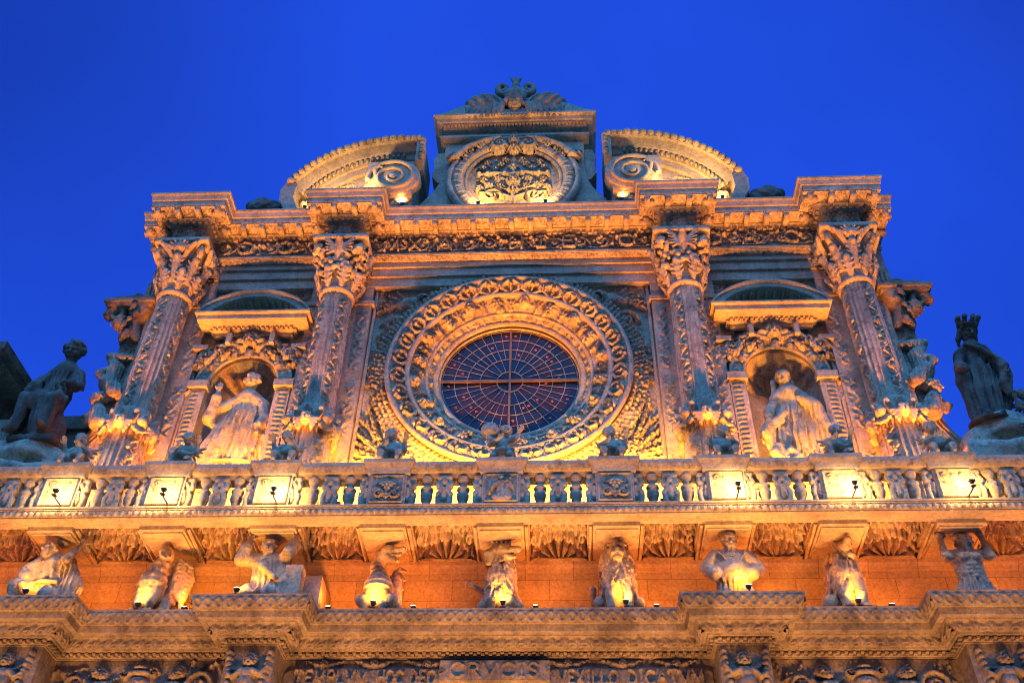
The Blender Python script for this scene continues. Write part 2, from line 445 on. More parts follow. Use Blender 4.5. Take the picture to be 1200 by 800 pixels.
    def face(s, u, v, r, h, hair=True):
        if hair:
            for k in range(11):
                a = radians(-40 + k * 26)
                s.blob(u + r * .88 * cos(a), v + r * .15 + r * .95 * sin(a), r * .34, r * .3, h * .8, a)
        s.blob(u, v, r * .76, r, h); s.blob(u, v - r * .5, r * .45, r * .42, h * .98)
        s.blob(u - r * .35, v - r * .2, r * .3, r * .3, h * 1.02); s.blob(u + r * .35, v - r * .2, r * .3, r * .3, h * 1.02)
        s.stroke([(u, v + r * .3), (u, v - r * .12)], r * .11, r * .17, h * 1.22)
        s.stroke([(u - r * .5, v + r * .3), (u - r * .1, v + r * .32)], r * .1, r * .1, h * 1.08); s.stroke([(u + r * .5, v + r * .3), (u + r * .1, v + r * .32)], r * .1, r * .1, h * 1.08)
        for sg in (-1, 1): s.dent(u + sg * r * .32, v + r * .12, r * .18, r * .1, h * .3)
        s.dent(u, v - r * .44, r * .24, r * .07, h * .3)
        return s
    def wing(s, u, v, side, L, h, n=6, up=0.3):
        for k in range(n):
            a = up + (k - n * .6) * 0.2
            ang = a if side > 0 else pi - a
            s.leaf(u, v - k * L * .06, ang, L * (1 - .08 * k), L * .1, h * (1 - .06 * k), .15 * side, 6)
        s.blob(u + side * L * .2, v + L * .02, L * .24, L * .13, h * 1.1, side * .3); return s
    def putto(s, u, v, k, h, fl=1, wing=True):
        P = lambda x, y: (u + fl * x * k, v + y * k)
        if wing: s.leaf(*P(-.05, .2), pi - .5 if fl > 0 else .5, .42 * k, .12 * k, h * .6, .2, 5)
        s.stroke([P(.05, -.05), P(.25, -.28), P(.08, -.48)], .12 * k, .06 * k, h * .85)
        s.stroke([P(-.08, -.05), P(-.22, -.3), P(-.3, -.5)], .12 * k, .06 * k, h * .8)
        s.blob(*P(0, .02), .17 * k, .19 * k, h); s.blob(*P(.02, .2), .16 * k, .15 * k, h * .95)
        s.stroke([P(.12, .26), P(.3, .18), P(.42, .34)], .075 * k, .05 * k, h * .85)
        s.stroke([P(-.1, .26), P(-.25, .12), P(-.38, .2)], .075 * k, .05 * k, h * .8)
        s.face(*P(.04, .45), .13 * k, h * 1.05); return s
    def rinceau(s, v, R, h, period=None, rnd=None, fig=True):
        """running acanthus scrolls along the strip"""
        rnd = rnd or random.Random(3)
        period = period or R * 2.3
        n = max(1, int(round(s.w / period))); p = s.w / n
        for i in range(n):
            cu = (i + .5) * p; sg = 1 if i % 2 == 0 else -1
            s.stroke([(cu - p * .55, v - sg * R * .9), (cu - p * .2, v - sg * R * 1.0), (cu + p * .25, v - sg * R * .8), (cu + p * .5, v + sg * R * .1), (cu + p * .55, v + sg * R * .9)], R * .13, R * .1, h * .75)
            s.scroll(cu, v, R * .85, h * .9, 1.25, -sg * pi / 2, sg, R * .16)
            k = rnd.random()
            if k < .5: s.rosette(cu, v, R * .5, h, 5 + int(k * 8))
            elif k < .75 and fig: s.face(cu, v, R * .42, h)
            else: 
                for _ in range(6): s.blob(cu + rnd.uniform(-.35, .35) * R, v + rnd.uniform(-.35, .35) * R, R * .2, R * .2, h * rnd.uniform(.8, 1.1))
            for k in range(7):
                a = k * 2 * pi / 7 + rnd.uniform(-.3, .3)
                s.leaf(cu + R * .72 * cos(a), v + R * .72 * sin(a), a + sg * .9, R * rnd.uniform(.5, .8), R * .2, h * rnd.uniform(.7, 1.0), sg * .3, 3)
            s.leaf(cu + p * .5, v, sg * pi / 2, R * 1.0, R * .3, h * .8, .1); s.leaf(cu + p * .5, v, -sg * pi / 2, R * 1.0, R * .3, h * .8, .1)
        return s
    def scatter(s, n, r0, r1, h, rnd, kinds='lfb'):
        for _ in range(n):
            u, v = rnd.uniform(0, s.w), rnd.uniform(0, s.h); r = rnd.uniform(r0, r1); k = rnd.choice(kinds)
            if k == 'l': s.leaf(u, v, rnd.uniform(0, 2 * pi), r * 2.2, r * .65, h * rnd.uniform(.6, 1), rnd.uniform(-.3, .3))
            elif k == 'f': s.rosette(u, v, r, h * rnd.uniform(.7, 1), rnd.choice((5, 6, 8)))
            else: s.blob(u, v, r * .7, r * .5, h * rnd.uniform(.6, 1), rnd.uniform(0, 3))
        return s
    def vine(s, h, rnd, amp=.28, seg=.22):
        """climbing ornament up a tall strip"""
        n = int(s.h / seg)
        for i in range(n):
            v = (i + .5) * seg; sg = 1 if i % 2 else -1; u = s.w / 2
            s.stroke([(u - sg * s.w * amp, v - seg * .6), (u + sg * s.w * amp, v + seg * .1), (u + sg * s.w * .1, v + seg * .5)], s.w * .09, s.w * .07, h * .8)
            s.leaf(u, v, pi / 2 - sg * .9, seg * .85, s.w * .22, h, sg * .3, 3); s.leaf(u, v, pi / 2 + sg * 1.1, seg * .7, s.w * .18, h * .9, -sg * .3, 3)
            if i % 3 == 1: s.rosette(u, v, s.w * .3, h * 1.1, 5)
            if i % 3 == 2: s.blob(u + sg * s.w * .2, v, s.w * .17, s.w * .17, h * 1.1)
        return s
    def noise(s, a):
        s.H = s.H * (1 + .25 * RNG.randn(*s.H.shape).clip(-1, 1) * .35) + a * RNG.randn(*s.H.shape) * .5
        return s

LET = {'T': [[(0, 1), (.8, 1)], [(.4, 1), (.4, 0)], [(0, 1), (0, .84)], [(.8, 1), (.8, .84)], [(.25, 0), (.55, 0)]], 'E': [[(.62, 1), (.1, 1), (.1, 0), (.65, 0)], [(.1, .52), (.5, .52)]],
       'M': [[(0, 0), (.12, 1), (.5, .15), (.88, 1), (1, 0)]], 'P': [[(.1, 0), (.1, 1), (.45, 1), (.62, .85), (.6, .6), (.42, .48), (.1, .46)]],
       'L': [[(.1, 1), (.1, 0), (.62, 0), (.64, .14)]], 'V': [[(0, 1), (.4, 0), (.8, 1)]], 'H': [[(.1, 0), (.1, 1)], [(.75, 0), (.75, 1)], [(.1, .5), (.75, .5)]],
       'O': [[(.45 + .42 * cos(a * pi / 8), .5 + .5 * sin(a * pi / 8)) for a in range(17)]], 'C': [[(.45 + .42 * cos(a * pi / 8), .5 + .5 * sin(a * pi / 8)) for a in range(2, 15)]],
       'D': [[(.1, 0), (.1, 1), (.4, 1), (.7, .8), (.78, .5), (.7, .2), (.4, 0), (.1, 0)]], 'R': [[(.1, 0), (.1, 1), (.45, 1), (.62, .85), (.6, .62), (.42, .5), (.1, .48)], [(.38, .5), (.72, 0)]],
       'I': [[(.2, 0), (.2, 1)], [(.08, 0), (.32, 0)], [(.08, 1), (.32, 1)]], 'S': [[(.55, .84), (.4, 1), (.2, .98), (.08, .8), (.15, .6), (.45, .42), (.56, .22), (.42, .02), (.2, 0), (.05, .16)]],
       'X': [[(.05, 0), (.7, 1)], [(.05, 1), (.7, 0)]], 'A': [[(0, 0), (.4, 1), (.8, 0)], [(.16, .38), (.64, .38)]], 'U': [[(.05, 1), (.05, .25), (.2, .02), (.5, .02), (.65, .25), (.65, 1)]]}
LW = {'I': .42, 'M': 1.05, 'E': .72, 'L': .7, 'P': .7, 'S': .64, 'R': .78}
def text_strokes(H, txt, u0, u1, v, hgt, w, h, mode='up'):
    tot = sum(LW.get(c, .85) if c != ' ' else .4 for c in txt) + .16 * (len(txt) - 1)
    sx = (u1 - u0) / tot; x = u0
    for c in txt:
        if c == ' ': x += .56 * sx; continue
        for st in LET[c]:
            H.stroke([(x + p[0] * sx, v + p[1] * hgt) for p in st], w, w, h, True)
        x += (LW.get(c, .85) + .16) * sx

# repeating moulding patterns, functions of (u,v01)
def egg(u, v, p):
    x = (u / p) % 1 - .5
    q = 1 - (x / .36) ** 2 - ((v - .45) / .5) ** 2
    d = np.maximum(1 - (np.abs(np.abs(x) - .5) / .07) ** 2, 0) * np.clip(1.1 - v, 0, 1)
    return np.sqrt(np.maximum(q, 0)) + .6 * np.sqrt(d) * (q <= 0)
def leafrow(u, v, p):
    x = np.abs((u / p) % 1 - .5) * 2
    half = np.sqrt(np.clip(1.02 - v, 0, 1)) * (.72 + .28 * np.abs(np.cos(v * 9)))
    y = np.maximum(1 - (x / half) ** 2, 0)
    x2 = np.abs((u / p + .5) % 1 - .5) * 2; y2 = np.maximum(1 - (x2 / (.45 * half + .01)) ** 2, 0)
    return np.maximum(np.sqrt(y) * (.75 + .25 * np.cos(x * 14)) - .35 * np.exp(-(x / .1) ** 2), .6 * np.sqrt(y2))
def lattice(u, v, p):
    a = np.abs(((u / p + v) % 1) - .5); b = np.abs(((u / p - v) % 1) - .5)
    s_ = np.maximum(np.exp(-(a / .12) ** 2), np.exp(-(b / .12) ** 2))
    x = ((u / p + .0) % .5) - .25
    return np.maximum(s_, .9 * np.exp(-(x / .09) ** 2 - ((v - .5) / .2) ** 2))
def beads(u, v, p):
    x = ((u / p) % 1 - .5) / .42
    return np.sqrt(np.maximum(1 - x ** 2 - ((v - .5) / .48) ** 2, 0))
def tongue(u, v, p):
    x = np.abs((u / p) % 1 - .5) * 2
    r = np.sqrt((x / .92) ** 2 + (np.maximum(v - .38, 0) / .58) ** 2)
    rim = np.exp(-((r - .82) / .15) ** 2); inner = np.clip(1 - (x / .34) ** 2, 0, 1) * np.clip((.86 - v) * 2, 0, 1) * np.clip(v * 6, 0, 1)
    ribs = .3 * np.clip(np.cos(x * 17), 0, 1) * (r < .7)
    return np.maximum(np.maximum(rim, .85 * np.sqrt(inner)), ribs)
def palmette(u, v, p):
    x = ((u / p) % 1 - .5); r = np.hypot(x, (v - .05) * .8); a = np.arctan2(v - .05, x)
    fan = np.clip(1 - (r / .62) ** 3, 0, 1) * (.5 + .5 * np.abs(np.cos(a * 4.5)))
    s_ = np.maximum(1 - ((np.hypot(np.abs(x) - .42, v - .3) - .16) / .07) ** 2, 0)
    return np.maximum(fan * (v > .05), .8 * np.sqrt(s_))

def offset_path(path):
    path = np.asarray(path, float); d = np.diff(path, axis=0); d /= np.linalg.norm(d, axis=1, keepdims=True)
    nr = np.stack([d[:, 1], -d[:, 0]], 1); mit = np.zeros_like(path); mit[0] = nr[0]; mit[-1] = nr[-1]
    for i in range(1, len(path) - 1):
        a, b = nr[i - 1], nr[i]; mit[i] = (a + b) / (1 + a @ b)
    return path, mit
def band(mb, path, lo, hi, fn, p, h, res=.02, vres=None):
    """carved strip following the path; lo/hi = (d,z) of its lower and upper edge"""
    path, mit = offset_path(path)
    for i in range(len(path) - 1):
        A = path[i] + mit[i] * lo[0]; B = path[i + 1] + mit[i + 1] * lo[0]; C_ = path[i + 1] + mit[i + 1] * hi[0]; D_ = path[i] + mit[i] * hi[0]
        L = np.linalg.norm(B - A)
        hh = math.hypot(hi[0] - lo[0], hi[1] - lo[1])
        nu, nv = max(4, int(L / res)), max(5, int(hh / (vres or res)) + 1)
        u = np.linspace(0, 1, nu)[:, None]; v = np.linspace(0, 1, nv)[None]
        P = np.zeros((nu, nv, 3))
        for k in range(2):
            P[..., k] = (1 - v) * ((1 - u) * A[k] + u * B[k]) + v * ((1 - u) * D_[k] + u * C_[k])
        P[..., 2] = lo[1] + (hi[1] - lo[1]) * v
        n = max(1, round(L / p)); pp = L / n
        H = h * fn(u * L + 0 * v, v + 0 * u, pp)
        ed = np.ones((nu, nv)); ed[:, 0] = ed[:, -1] = 0
        mb.relief(P, H * ed + .003)
    return mb
def panel(mb, hm, o, ux, vx, lift=.004):
    """lay a relief on the flat patch o + u*ux + v*vx"""
    o, ux, vx = (np.asarray(a, float) for a in (o, ux, vx))
    P = o + hm.U[..., None] * ux + hm.V[..., None] * vx
    H = hm.H.copy()
    H[0] = H[-1] = 0; H[:, 0] = 0; H[:, -1] = 0
    return mb.relief(P, H + lift)
XA, ZA = (1, 0, 0), (0, 0, 1)

# ------------------------------------------------------------------ sculptor: one continuous surface grown from a signed distance field
class SD:
    def __init__(s, lo, hi, res=0.02):
        s.lo = np.asarray(lo, float); s.res = res
        s.n = np.maximum(((np.asarray(hi) - s.lo) / res).astype(int) + 2, 4)
        s.ax = [s.lo[k] + res * np.arange(s.n[k]) for k in range(3)]
        s.D = np.full(s.n, 0.6, np.float32)
    def win(s, lo, hi, pad):
        sl = []
        for k in range(3):
            i0 = max(0, int((lo[k] - pad - s.lo[k]) / s.res)); i1 = min(s.n[k], int((hi[k] + pad - s.lo[k]) / s.res) + 2)
            if i1 <= i0: return None, None
            sl.append(slice(i0, i1))
        g = (s.ax[0][sl[0]][:, None, None], s.ax[1][sl[1]][None, :, None], s.ax[2][sl[2]][None, None, :])
        return tuple(sl), g
    def mix(s, sl, d, k, sub=False):
        a = s.D[sl]; d = d.astype(np.float32)
        if sub:
            d = -d
            if k > 0:
                h = np.maximum(k - np.abs(a - d), 0) / k; s.D[sl] = np.maximum(a, d) + h * h * k * .25
            else: s.D[sl] = np.maximum(a, d)
        else:
            if k > 0:
                h = np.maximum(k - np.abs(a - d), 0) / k; s.D[sl] = np.minimum(a, d) - h * h * k * .25
            else: s.D[sl] = np.minimum(a, d)
    def cone(s, a, b, ra, rb, k=.04, sub=False, sq=(1, 1, 1)):
        a, b = np.asarray(a, float), np.asarray(b, float); R = max(ra, rb); q = np.asarray(sq, float)
        lo, hi = np.minimum(a, b) - R * q, np.maximum(a, b) + R * q
        sl, g = s.win(lo, hi, k + 3 * s.res)
        if sl is None: return s
        d = (b - a) / q; L2 = d @ d + 1e-9
        x, y, z = ((g[i] - a[i]) / q[i] for i in range(3))
        t = np.clip((x * d[0] + y * d[1] + z * d[2]) / L2, 0, 1)
        dist = np.sqrt((x - t * d[0]) ** 2 + (y - t * d[1]) ** 2 + (z - t * d[2]) ** 2) - (ra + (rb - ra) * t)
        s.mix(sl, dist * min(1.0, q.min() if q.min() > .5 else .6), k, sub); return s
    def chain(s, pts, rad, k=.04, sq=(1, 1, 1)):
        rad = np.broadcast_to(rad, (len(pts),)) if np.ndim(rad) == 0 else rad
        for i in range(len(pts) - 1): s.cone(pts[i], pts[i + 1], rad[i], rad[i + 1], k, sq=sq)
        return s
    def ell(s, c, r, k=.03, R=None, sub=False):
        c, r = np.asarray(c, float), np.asarray(r, float); m = r.max() if R is not None else r
        sl, g = s.win(c - m, c + m, k + 3 * s.res)
        if sl is None: return s
        x, y, z = (g[i] - c[i] for i in range(3))
        if R is not None:
            R = np.asarray(R)
            x, y, z = (R[i][0] * x + R[i][1] * y + R[i][2] * z for i in range(3))
        k0 = np.sqrt((x / r[0]) ** 2 + (y / r[1]) ** 2 + (z / r[2]) ** 2)
        k1 = np.sqrt((x / r[0] ** 2) ** 2 + (y / r[1] ** 2) ** 2 + (z / r[2] ** 2) ** 2) + 1e-6
        s.mix(sl, k0 * (k0 - 1) / k1, k, sub); return s
    def box(s, lo, hi, rd=.02, k=.02):
        lo, hi = np.asarray(lo, float), np.asarray(hi, float); c = (lo + hi) / 2; e = (hi - lo) / 2 - rd
        sl, g = s.win(lo, hi, k + 3 * s.res)
        if sl is None: return s
        q = [np.abs(g[i] - c[i]) - e[i] for i in range(3)]
        out = np.sqrt(sum(np.maximum(v, 0) ** 2 for v in q)); ins = np.minimum(np.maximum(np.maximum(q[0], q[1]), q[2]), 0)
        s.mix(sl, out + ins - rd, k); return s
    def carve(s, fn, amp, lo=None, hi=None, soft=.08):
        """displace the surface by amp*fn(x,y,z) inside a box with soft ends"""
        lo = s.lo if lo is None else np.asarray(lo, float); hi = s.lo + s.n * s.res if hi is None else np.asarray(hi, float)
        sl, g = s.win(lo, hi, 0)
        m = 1.0
        for i in range(3):
            m = m * np.clip((g[i] - lo[i]) / soft, 0, 1) * np.clip((hi[i] - g[i]) / soft, 0, 1)
        s.D[sl] += (amp * fn(*g) * m).astype(np.float32); return s
    def folds(s, c, zlo, zhi, n, amp, ph=0, tw=0, w=1.0):
        def fn(x, y, z):
            a = np.arctan2(y - c[1], x - c[0]) * n + tw * z * n + ph + .5 * np.sin(z * 9 + 3 * ph)
            return np.abs(np.sin(a * .5)) * 2 - 1.2
        return s.carve(fn, amp, (c[0] - w, c[1] - w, zlo), (c[0] + w, c[1] + w, zhi))
    def mesh(s, smooth_noise=0.0):
        D = s.D
        if smooth_noise: D = D + (RNG.randn(*D.shape) * smooth_noise).astype(np.float32)
        D = D.copy()
        for k in range(3):
            ix = [slice(None)] * 3
            ix[k] = 0; D[tuple(ix)] = np.maximum(D[tuple(ix)], .01); ix[k] = -1; D[tuple(ix)] = np.maximum(D[tuple(ix)], .01)
        neg = D < 0
        c8 = [neg[a:neg.shape[0] - 1 + a, b:neg.shape[1] - 1 + b, c:neg.shape[2] - 1 + c] for a in (0, 1) for b in (0, 1) for c in (0, 1)]
        cnt = sum(x.astype(np.int8) for x in c8)
        act = (cnt > 0) & (cnt < 8)
        I, J, K = np.nonzero(act)
        cor = [(a, b, c) for a in (0, 1) for b in (0, 1) for c in (0, 1)]
        val = {q: D[I + q[0], J + q[1], K + q[2]] for q in cor}
        P = np.zeros((len(I), 3)); W = np.zeros(len(I))
        for i in range(8):
            for j in range(i + 1, 8):
                a, b = cor[i], cor[j]
                if sum(abs(a[k] - b[k]) for k in range(3)) != 1: continue
                va, vb = val[a], val[b]; m = (va < 0) != (vb < 0)
                t = np.where(m, va / np.where(m, va - vb, 1), 0)
                for k in range(3): P[:, k] += np.where(m, a[k] + t * (b[k] - a[k]), 0)
                W += m
        P = P / W[:, None] + np.column_stack([I, J, K]); V = s.lo + P * s.res
        idx = np.full(act.shape, -1, np.int64); idx[I, J, K] = np.arange(len(I))
        Q = []
        nx, ny, nz = D.shape
        for ax in range(3):
            o = [(0, 1, 2), (1, 2, 0), (2, 0, 1)][ax]
            N = np.transpose(neg, o); X = np.transpose(idx, o)
            ch = N[:-1, 1:-1, 1:-1] != N[1:, 1:-1, 1:-1]
            a, b, c = np.nonzero(ch); b1, c1 = b + 1, c + 1
            q = np.stack([X[a, b1 - 1, c1 - 1], X[a, b1, c1 - 1], X[a, b1, c1], X[a, b1 - 1, c1]], 1)
            fl = ~N[a, b1, c1]
            q[fl] = q[fl][:, ::-1]
            Q.append(q)
        Q = np.vstack(Q); Q = Q[(Q >= 0).all(1)]
        return V, Q
    def obj(s, name, mat, parent=None, at=(0, 0, 0), rz=0, flip=False, scale=1.0, lean=0.0):
        V, Q = s.mesh()
        V = V * np.asarray(scale)
        V[:, 0] += lean * V[:, 2]
        if flip: V = V * np.array([-1, 1, 1]); Q = Q[:, ::-1]
        if rz:
            c, n = cos(rz), sin(rz); V = np.column_stack([c * V[:, 0] - n * V[:, 1], n * V[:, 0] + c * V[:, 1], V[:, 2]])
        m = MB(); m.add(V + np.asarray(at, float), Q)
        return m.build(name, mat, parent, True, origin=np.asarray(at, float))

def basis(yaw=0, pitch=0, tilt=0):
    """rows: right, forward(=towards the face), up; a figure faces -y at yaw 0, yaw>0 turns it to its viewer's right"""
    f = np.array([sin(yaw) * cos(pitch), -cos(yaw) * cos(pitch), sin(pitch)])
    r = np.array([cos(yaw), sin(yaw), 0.0]); u = np.cross(f, r) * -1
    u = np.cross(r, f); u = u / np.linalg.norm(u)
    if u[2] < 0: u = -u
    r2 = cos(tilt) * r + sin(tilt) * u; u2 = -sin(tilt) * r + cos(tilt) * u
    return np.array([r2, f, u2])

def head(S, c, r, yaw=0, pitch=0, tilt=0, hair='curls', beard=False, seed=1):
    rnd = random.Random(seed)
    B = basis(yaw, pitch, tilt); c = np.asarray(c, float)
    P = lambda x, y, z: c + r * (x * B[0] + y * B[1] + z * B[2])
    S.ell(P(0, -.08, .15), (r * .74, r * .88, r * .84), .02, B)
    S.ell(P(0, .22, -.28), (r * .56, r * .58, r * .68), r * .25, B)
    S.ell(P(0, .62, -.78), (r * .2, r * .2, r * .18), r * .2, B)                       # chin
    for sg in (-1, 1):
        S.ell(P(sg * .34, .60, -.25), (r * .22, r * .2, r * .22), r * .2, B)            # cheek
        S.ell(P(sg * .30, .84, .06), (r * .19, r * .17, r * .13), r * .08, B, sub=True)  # socket
        S.ell(P(sg * .30, .68, .05), (r * .12, r * .12, r * .09), r * .03, B)            # eye
        S.cone(P(sg * .1, .82, .2), P(sg * .5, .66, .2), r * .09, r * .07, r * .06)      # brow
        S.ell(P(sg * .76, -.02, 0), (r * .1, r * .2, r * .26), r * .05, B)               # ear
    S.cone(P(0, .84, .14), P(0, 1.08, -.22), r * .09, r * .16, r * .07)
    S.cone(P(-.2, .80, -.47), P(.2, .80, -.47), r * .09, r * .09, r * .04)
    S.cone(P(-.22, .92, -.53), P(.22, .92, -.53), r * .035, r * .035, 0, sub=True)
    if hair in ('curls', 'long', 'cap'):
        for k in range(46 if hair != 'cap' else 0):
            a = rnd.uniform(0, 2 * pi); z = rnd.uniform(-.35, 1.0)
            rr = sqrt(max(0, 1 - max(0, z) ** 2))
            x, y = .82 * rr * cos(a), .92 * rr * sin(a) - .1
            if y > .35 and z < .5: continue
            S.ell(P(x, y, .12 + .82 * z), (r * .2, r * .2, r * .17), r * .05)
        if hair == 'long':
            for sg in (-1, 1): S.chain([P(sg * .75, -.1, .1), P(sg * .85, -.1, -.6), P(sg * .8, 0, -1.25)], [r * .28, r * .26, r * .14], r * .15)
        if hair == 'cap': S.ell(P(0, -.1, .42), (r * .86, r * .95, r * .66), r * .05, B)
    if beard:
        for k in range(16):
            x = rnd.uniform(-.45, .45); z = rnd.uniform(-1.25, -.55)
            S.cone(P(x * (1 + .5 * (z + .9)), .62, z + .15), P(x * .7, .72, z - .18), r * .14, r * .05, r * .06)
    return P

def hand(S, w, d, n, k=1.0, curl=.5):
    """w wrist, d pointing direction, n the way the palm faces"""
    w, d, n = (np.asarray(a, float) for a in (w, d, n)); d = d / np.linalg.norm(d); n = n - d * (n @ d); n = n / np.linalg.norm(n); t = np.cross(d, n)
    S.cone(w, w + d * .075 * k, .030 * k, .040 * k, .015)
    S.cone(w + d * .05 * k - t * .022 * k, w + d * .085 * k + t * .024 * k, .026 * k, .026 * k, .012)
    for i, (o, L) in enumerate(((-.036, .075), (-.012, .09), (.013, .084), (.036, .064))):
        a = w + d * .095 * k + t * o * k; b = a + (d + n * curl * .4) * L * .55 * k; c = b + (d * .7 + n * curl) * L * .5 * k
        S.cone(a, b, .0145 * k, .0125 * k, .006); S.cone(b, c, .0125 * k, .010 * k, .004)
    a = w + d * .03 * k - t * .034 * k; b = a + (d * .7 - t * .6 + n * .4) * .05 * k
    S.cone(a, b, .017 * k, .014 * k, .008); S.cone(b, b + (d + n * .5) * .035 * k, .014 * k, .010 * k, .004)
    return S

def arm(S, sh, el, wr, k=1.0, hd=None, pn=(0, -1, 0), sleeve=False, curl=.5):
    S.chain([sh, el, wr], [.075 * k, .055 * k, .036 * k], .04)
    if sleeve:
        S.chain([sh, el], [.10 * k, .09 * k], .04); e2 = np.asarray(el) * .35 + np.asarray(wr) * .65
        S.cone(el, e2, .085 * k, .095 * k, .03)
    d = np.asarray(hd) if hd is not None else np.asarray(wr) - np.asarray(el)
    hand(S, wr, d, pn, k * 1.05, curl)

def make_putto(seed, pose):
    """chubby cherub, about 0.62 high, seated or standing on its base plane"""
    rnd = random.Random(seed)
    S = SD((-.42, -.32, -.03), (.42, .34, .80), .0135)
    if pose == 'sit':
        S.ell((0, .02, .17), (.125, .12, .13), .03); S.ell((0, .0, .32), (.115, .095, .14), .06)
        for sg in (-1, 1):
            S.chain([(sg * .07, -.02, .13), (sg * .15, -.2, .14), (sg * .13, -.22, .0)], [.075, .058, .036], .03)
            S.ell((sg * .13, -.255, .0), (.035, .06, .028), .02)
    elif pose == 'stride':
        S.ell((0, .0, .28), (.10, .095, .10), .03); S.ell((0, -.01, .40), (.10, .085, .13), .06)
        S.chain([(-.05, 0, .26), (-.16, -.06, .14), (-.24, -.02, .02)], [.075, .055, .034], .03); S.ell((-.27, -.05, .01), (.05, .06, .028), .02)
        S.chain([(.05, 0, .26), (.12, -.10, .14), (.13, -.04, .02)], [.075, .055, .034], .03); S.ell((.14, -.08, .01), (.035, .06, .028), .02)
    else:  # kneel
        S.ell((0, .05, .16), (.12, .13, .12), .03); S.ell((.02, .0, .32), (.11, .095, .14), .06)
        S.chain([(-.07, 0, .14), (-.13, -.2, .06), (-.16, .08, .03)], [.075, .055, .034], .03)
        S.chain([(.07, 0, .15), (.17, -.17, .24), (.16, -.18, .02)], [.075, .058, .036], .03); S.ell((.16, -.22, .01), (.035, .06, .028), .02)
    zc = .47 if pose == 'stride' else .40
    S.cone((0, -.01, zc - .03), (0, -.02, zc + .12), .05, .045, .04)
    hx = rnd.uniform(-.05, .05)
    head(S, (hx, -.04, zc + .19), .118, yaw=rnd.uniform(-.6, .6), pitch=-.25, tilt=rnd.uniform(-.2, .2), seed=seed)
    k = .82
    if rnd.random() < .5: arm(S, (-.10, -.01, zc), (-.21, -.08, zc - .10), (-.08, -.18, zc - .06), k)
    else: arm(S, (-.10, -.01, zc), (-.20, -.06, zc - .12), (-.22, -.14, zc + .02), k)
    if pose == 'stride':
        arm(S, (.10, -.01, zc), (.2, -.06, zc + .03), (.26, -.1, zc + .12), k)
        S.ell((-.22, -.05, zc + .19), (.15, .14, .15), .015); arm(S, (-.10, -.01, zc), (-.22, -.1, zc - .02), (-.26, -.12, zc + .08), k)
        for q in range(40):
            a, b = rnd.uniform(0, 6.28), rnd.uniform(-1.2, 1.5)
            S.ell((-.22 + .14 * cos(a) * cos(b), -.05 + .13 * sin(a) * cos(b), zc + .19 + .14 * sin(b)), (.032, .032, .026), .01)
    else: arm(S, (.10, -.01, zc), (.19, -.09, zc - .10), (.1, -.2, zc - .12 + rnd.uniform(0, .1)), k)
    for sg in (-1, 1):   # small wings
        for q in range(4): S.cone((sg * .05, .07, zc), (sg * (.25 - .04 * q), .15, zc + .12 - .09 * q), .035, .018, .015)
    # loose drapery round the hips
    S.chain([(-.14, -.08, .24), (0, -.14, .22), (.14, -.06, .27), (.2, .05, .16)], [.035, .05, .045, .03], .03)
    return S

# ---- the two saints in the niches
def make_bishop():
    S = SD((-.80, -.45, -.05), (.62, .42, 2.66), .019)
    # body leans to its left side; cassock spreads to the lower left of the picture
    S.chain([(-.42, -.02, .05), (-.20, -.02, .75), (.03, 0, 1.35), (.08, 0, 1.85)], [.30, .28, .24, .21], .12, sq=(1, .72, 1))
    S.chain([(.16, -.02, .05), (.16, -.02, .7), (.12, 0, 1.35)], [.27, .26, .22], .12, sq=(1, .72, 1))
    S.folds((-.08, .10), .02, .62, 26, .030, .4, .15)
    # knee length surplice over the cassock with its scalloped hem
    S.chain([(-.36, -.03, .50), (-.10, -.02, 1.05), (.06, -.01, 1.5)], [.33, .29, .24], .1, sq=(1, .76, 1))
    S.chain([(.20, -.03, .46), (.19, -.02, 1.0), (.12, -.01, 1.5)], [.26, .25, .22], .1, sq=(1, .78, 1))
    S.folds((0, .14), .34, 1.75, 22, .026, 1.2, -.12)
    for q in range(26):
        x = -.66 + q * .043; zz = .33 + .12 * max(0, -x - .35)
        S.ell((x, -.235 + .10 * (x / .6) ** 2, zz), (.022, .03, .03), .01)
    # shoulders and cape
    S.chain([(-.22, 0, 1.80), (.08, -.02, 1.93), (.38, .02, 1.80)], [.14, .19, .14], .1)
    S.chain([(-.16, -.1, 1.88), (.06, -.17, 1.80), (.30, -.09, 1.90)], [.04, .045, .04], .03)
    S.cone((.09, -.02, 1.95), (.10, -.05, 2.16), .095, .085, .05)
    S.chain([(.0, -.07, 2.05), (.1, -.13, 2.02), (.2, -.07, 2.05)], [.03, .035, .03], .02)     # collar
    head(S, (.10, -.09, 2.33), .19, yaw=.08, pitch=-.5, tilt=-.05, hair='curls', seed=4)
    # raised blessing arm with wide sleeve on the picture's left
    arm(S, (-.24, -.02, 1.80), (-.52, -.14, 1.55), (-.48, -.24, 1.98), 1.12, hd=(.08, -.05, 1), pn=(0, -1, 0), sleeve=True, curl=.25)
    S.chain([(-.52, -.14, 1.62), (-.56, -.12, 1.38), (-.46, -.10, 1.22)], [.11, .13, .06], .06)
    # other arm hangs, gathering the mantle
    arm(S, (.38, 0, 1.78), (.50, -.06, 1.42), (.46, -.16, 1.08), 1.1, hd=(-.05, -.15, -1), pn=(-1, 0, 0), sleeve=True)
    S.chain([(.42, .05, 1.6), (.50, .02, 1.0), (.46, .05, .5)], [.1, .12, .08], .06)
    S.folds((.50, .2), .5, 1.3, 20, .018, .3)
    # feet
    for x in (-.46, .06): S.ell((x, -.22, .03), (.075, .15, .06), .03)
    return S

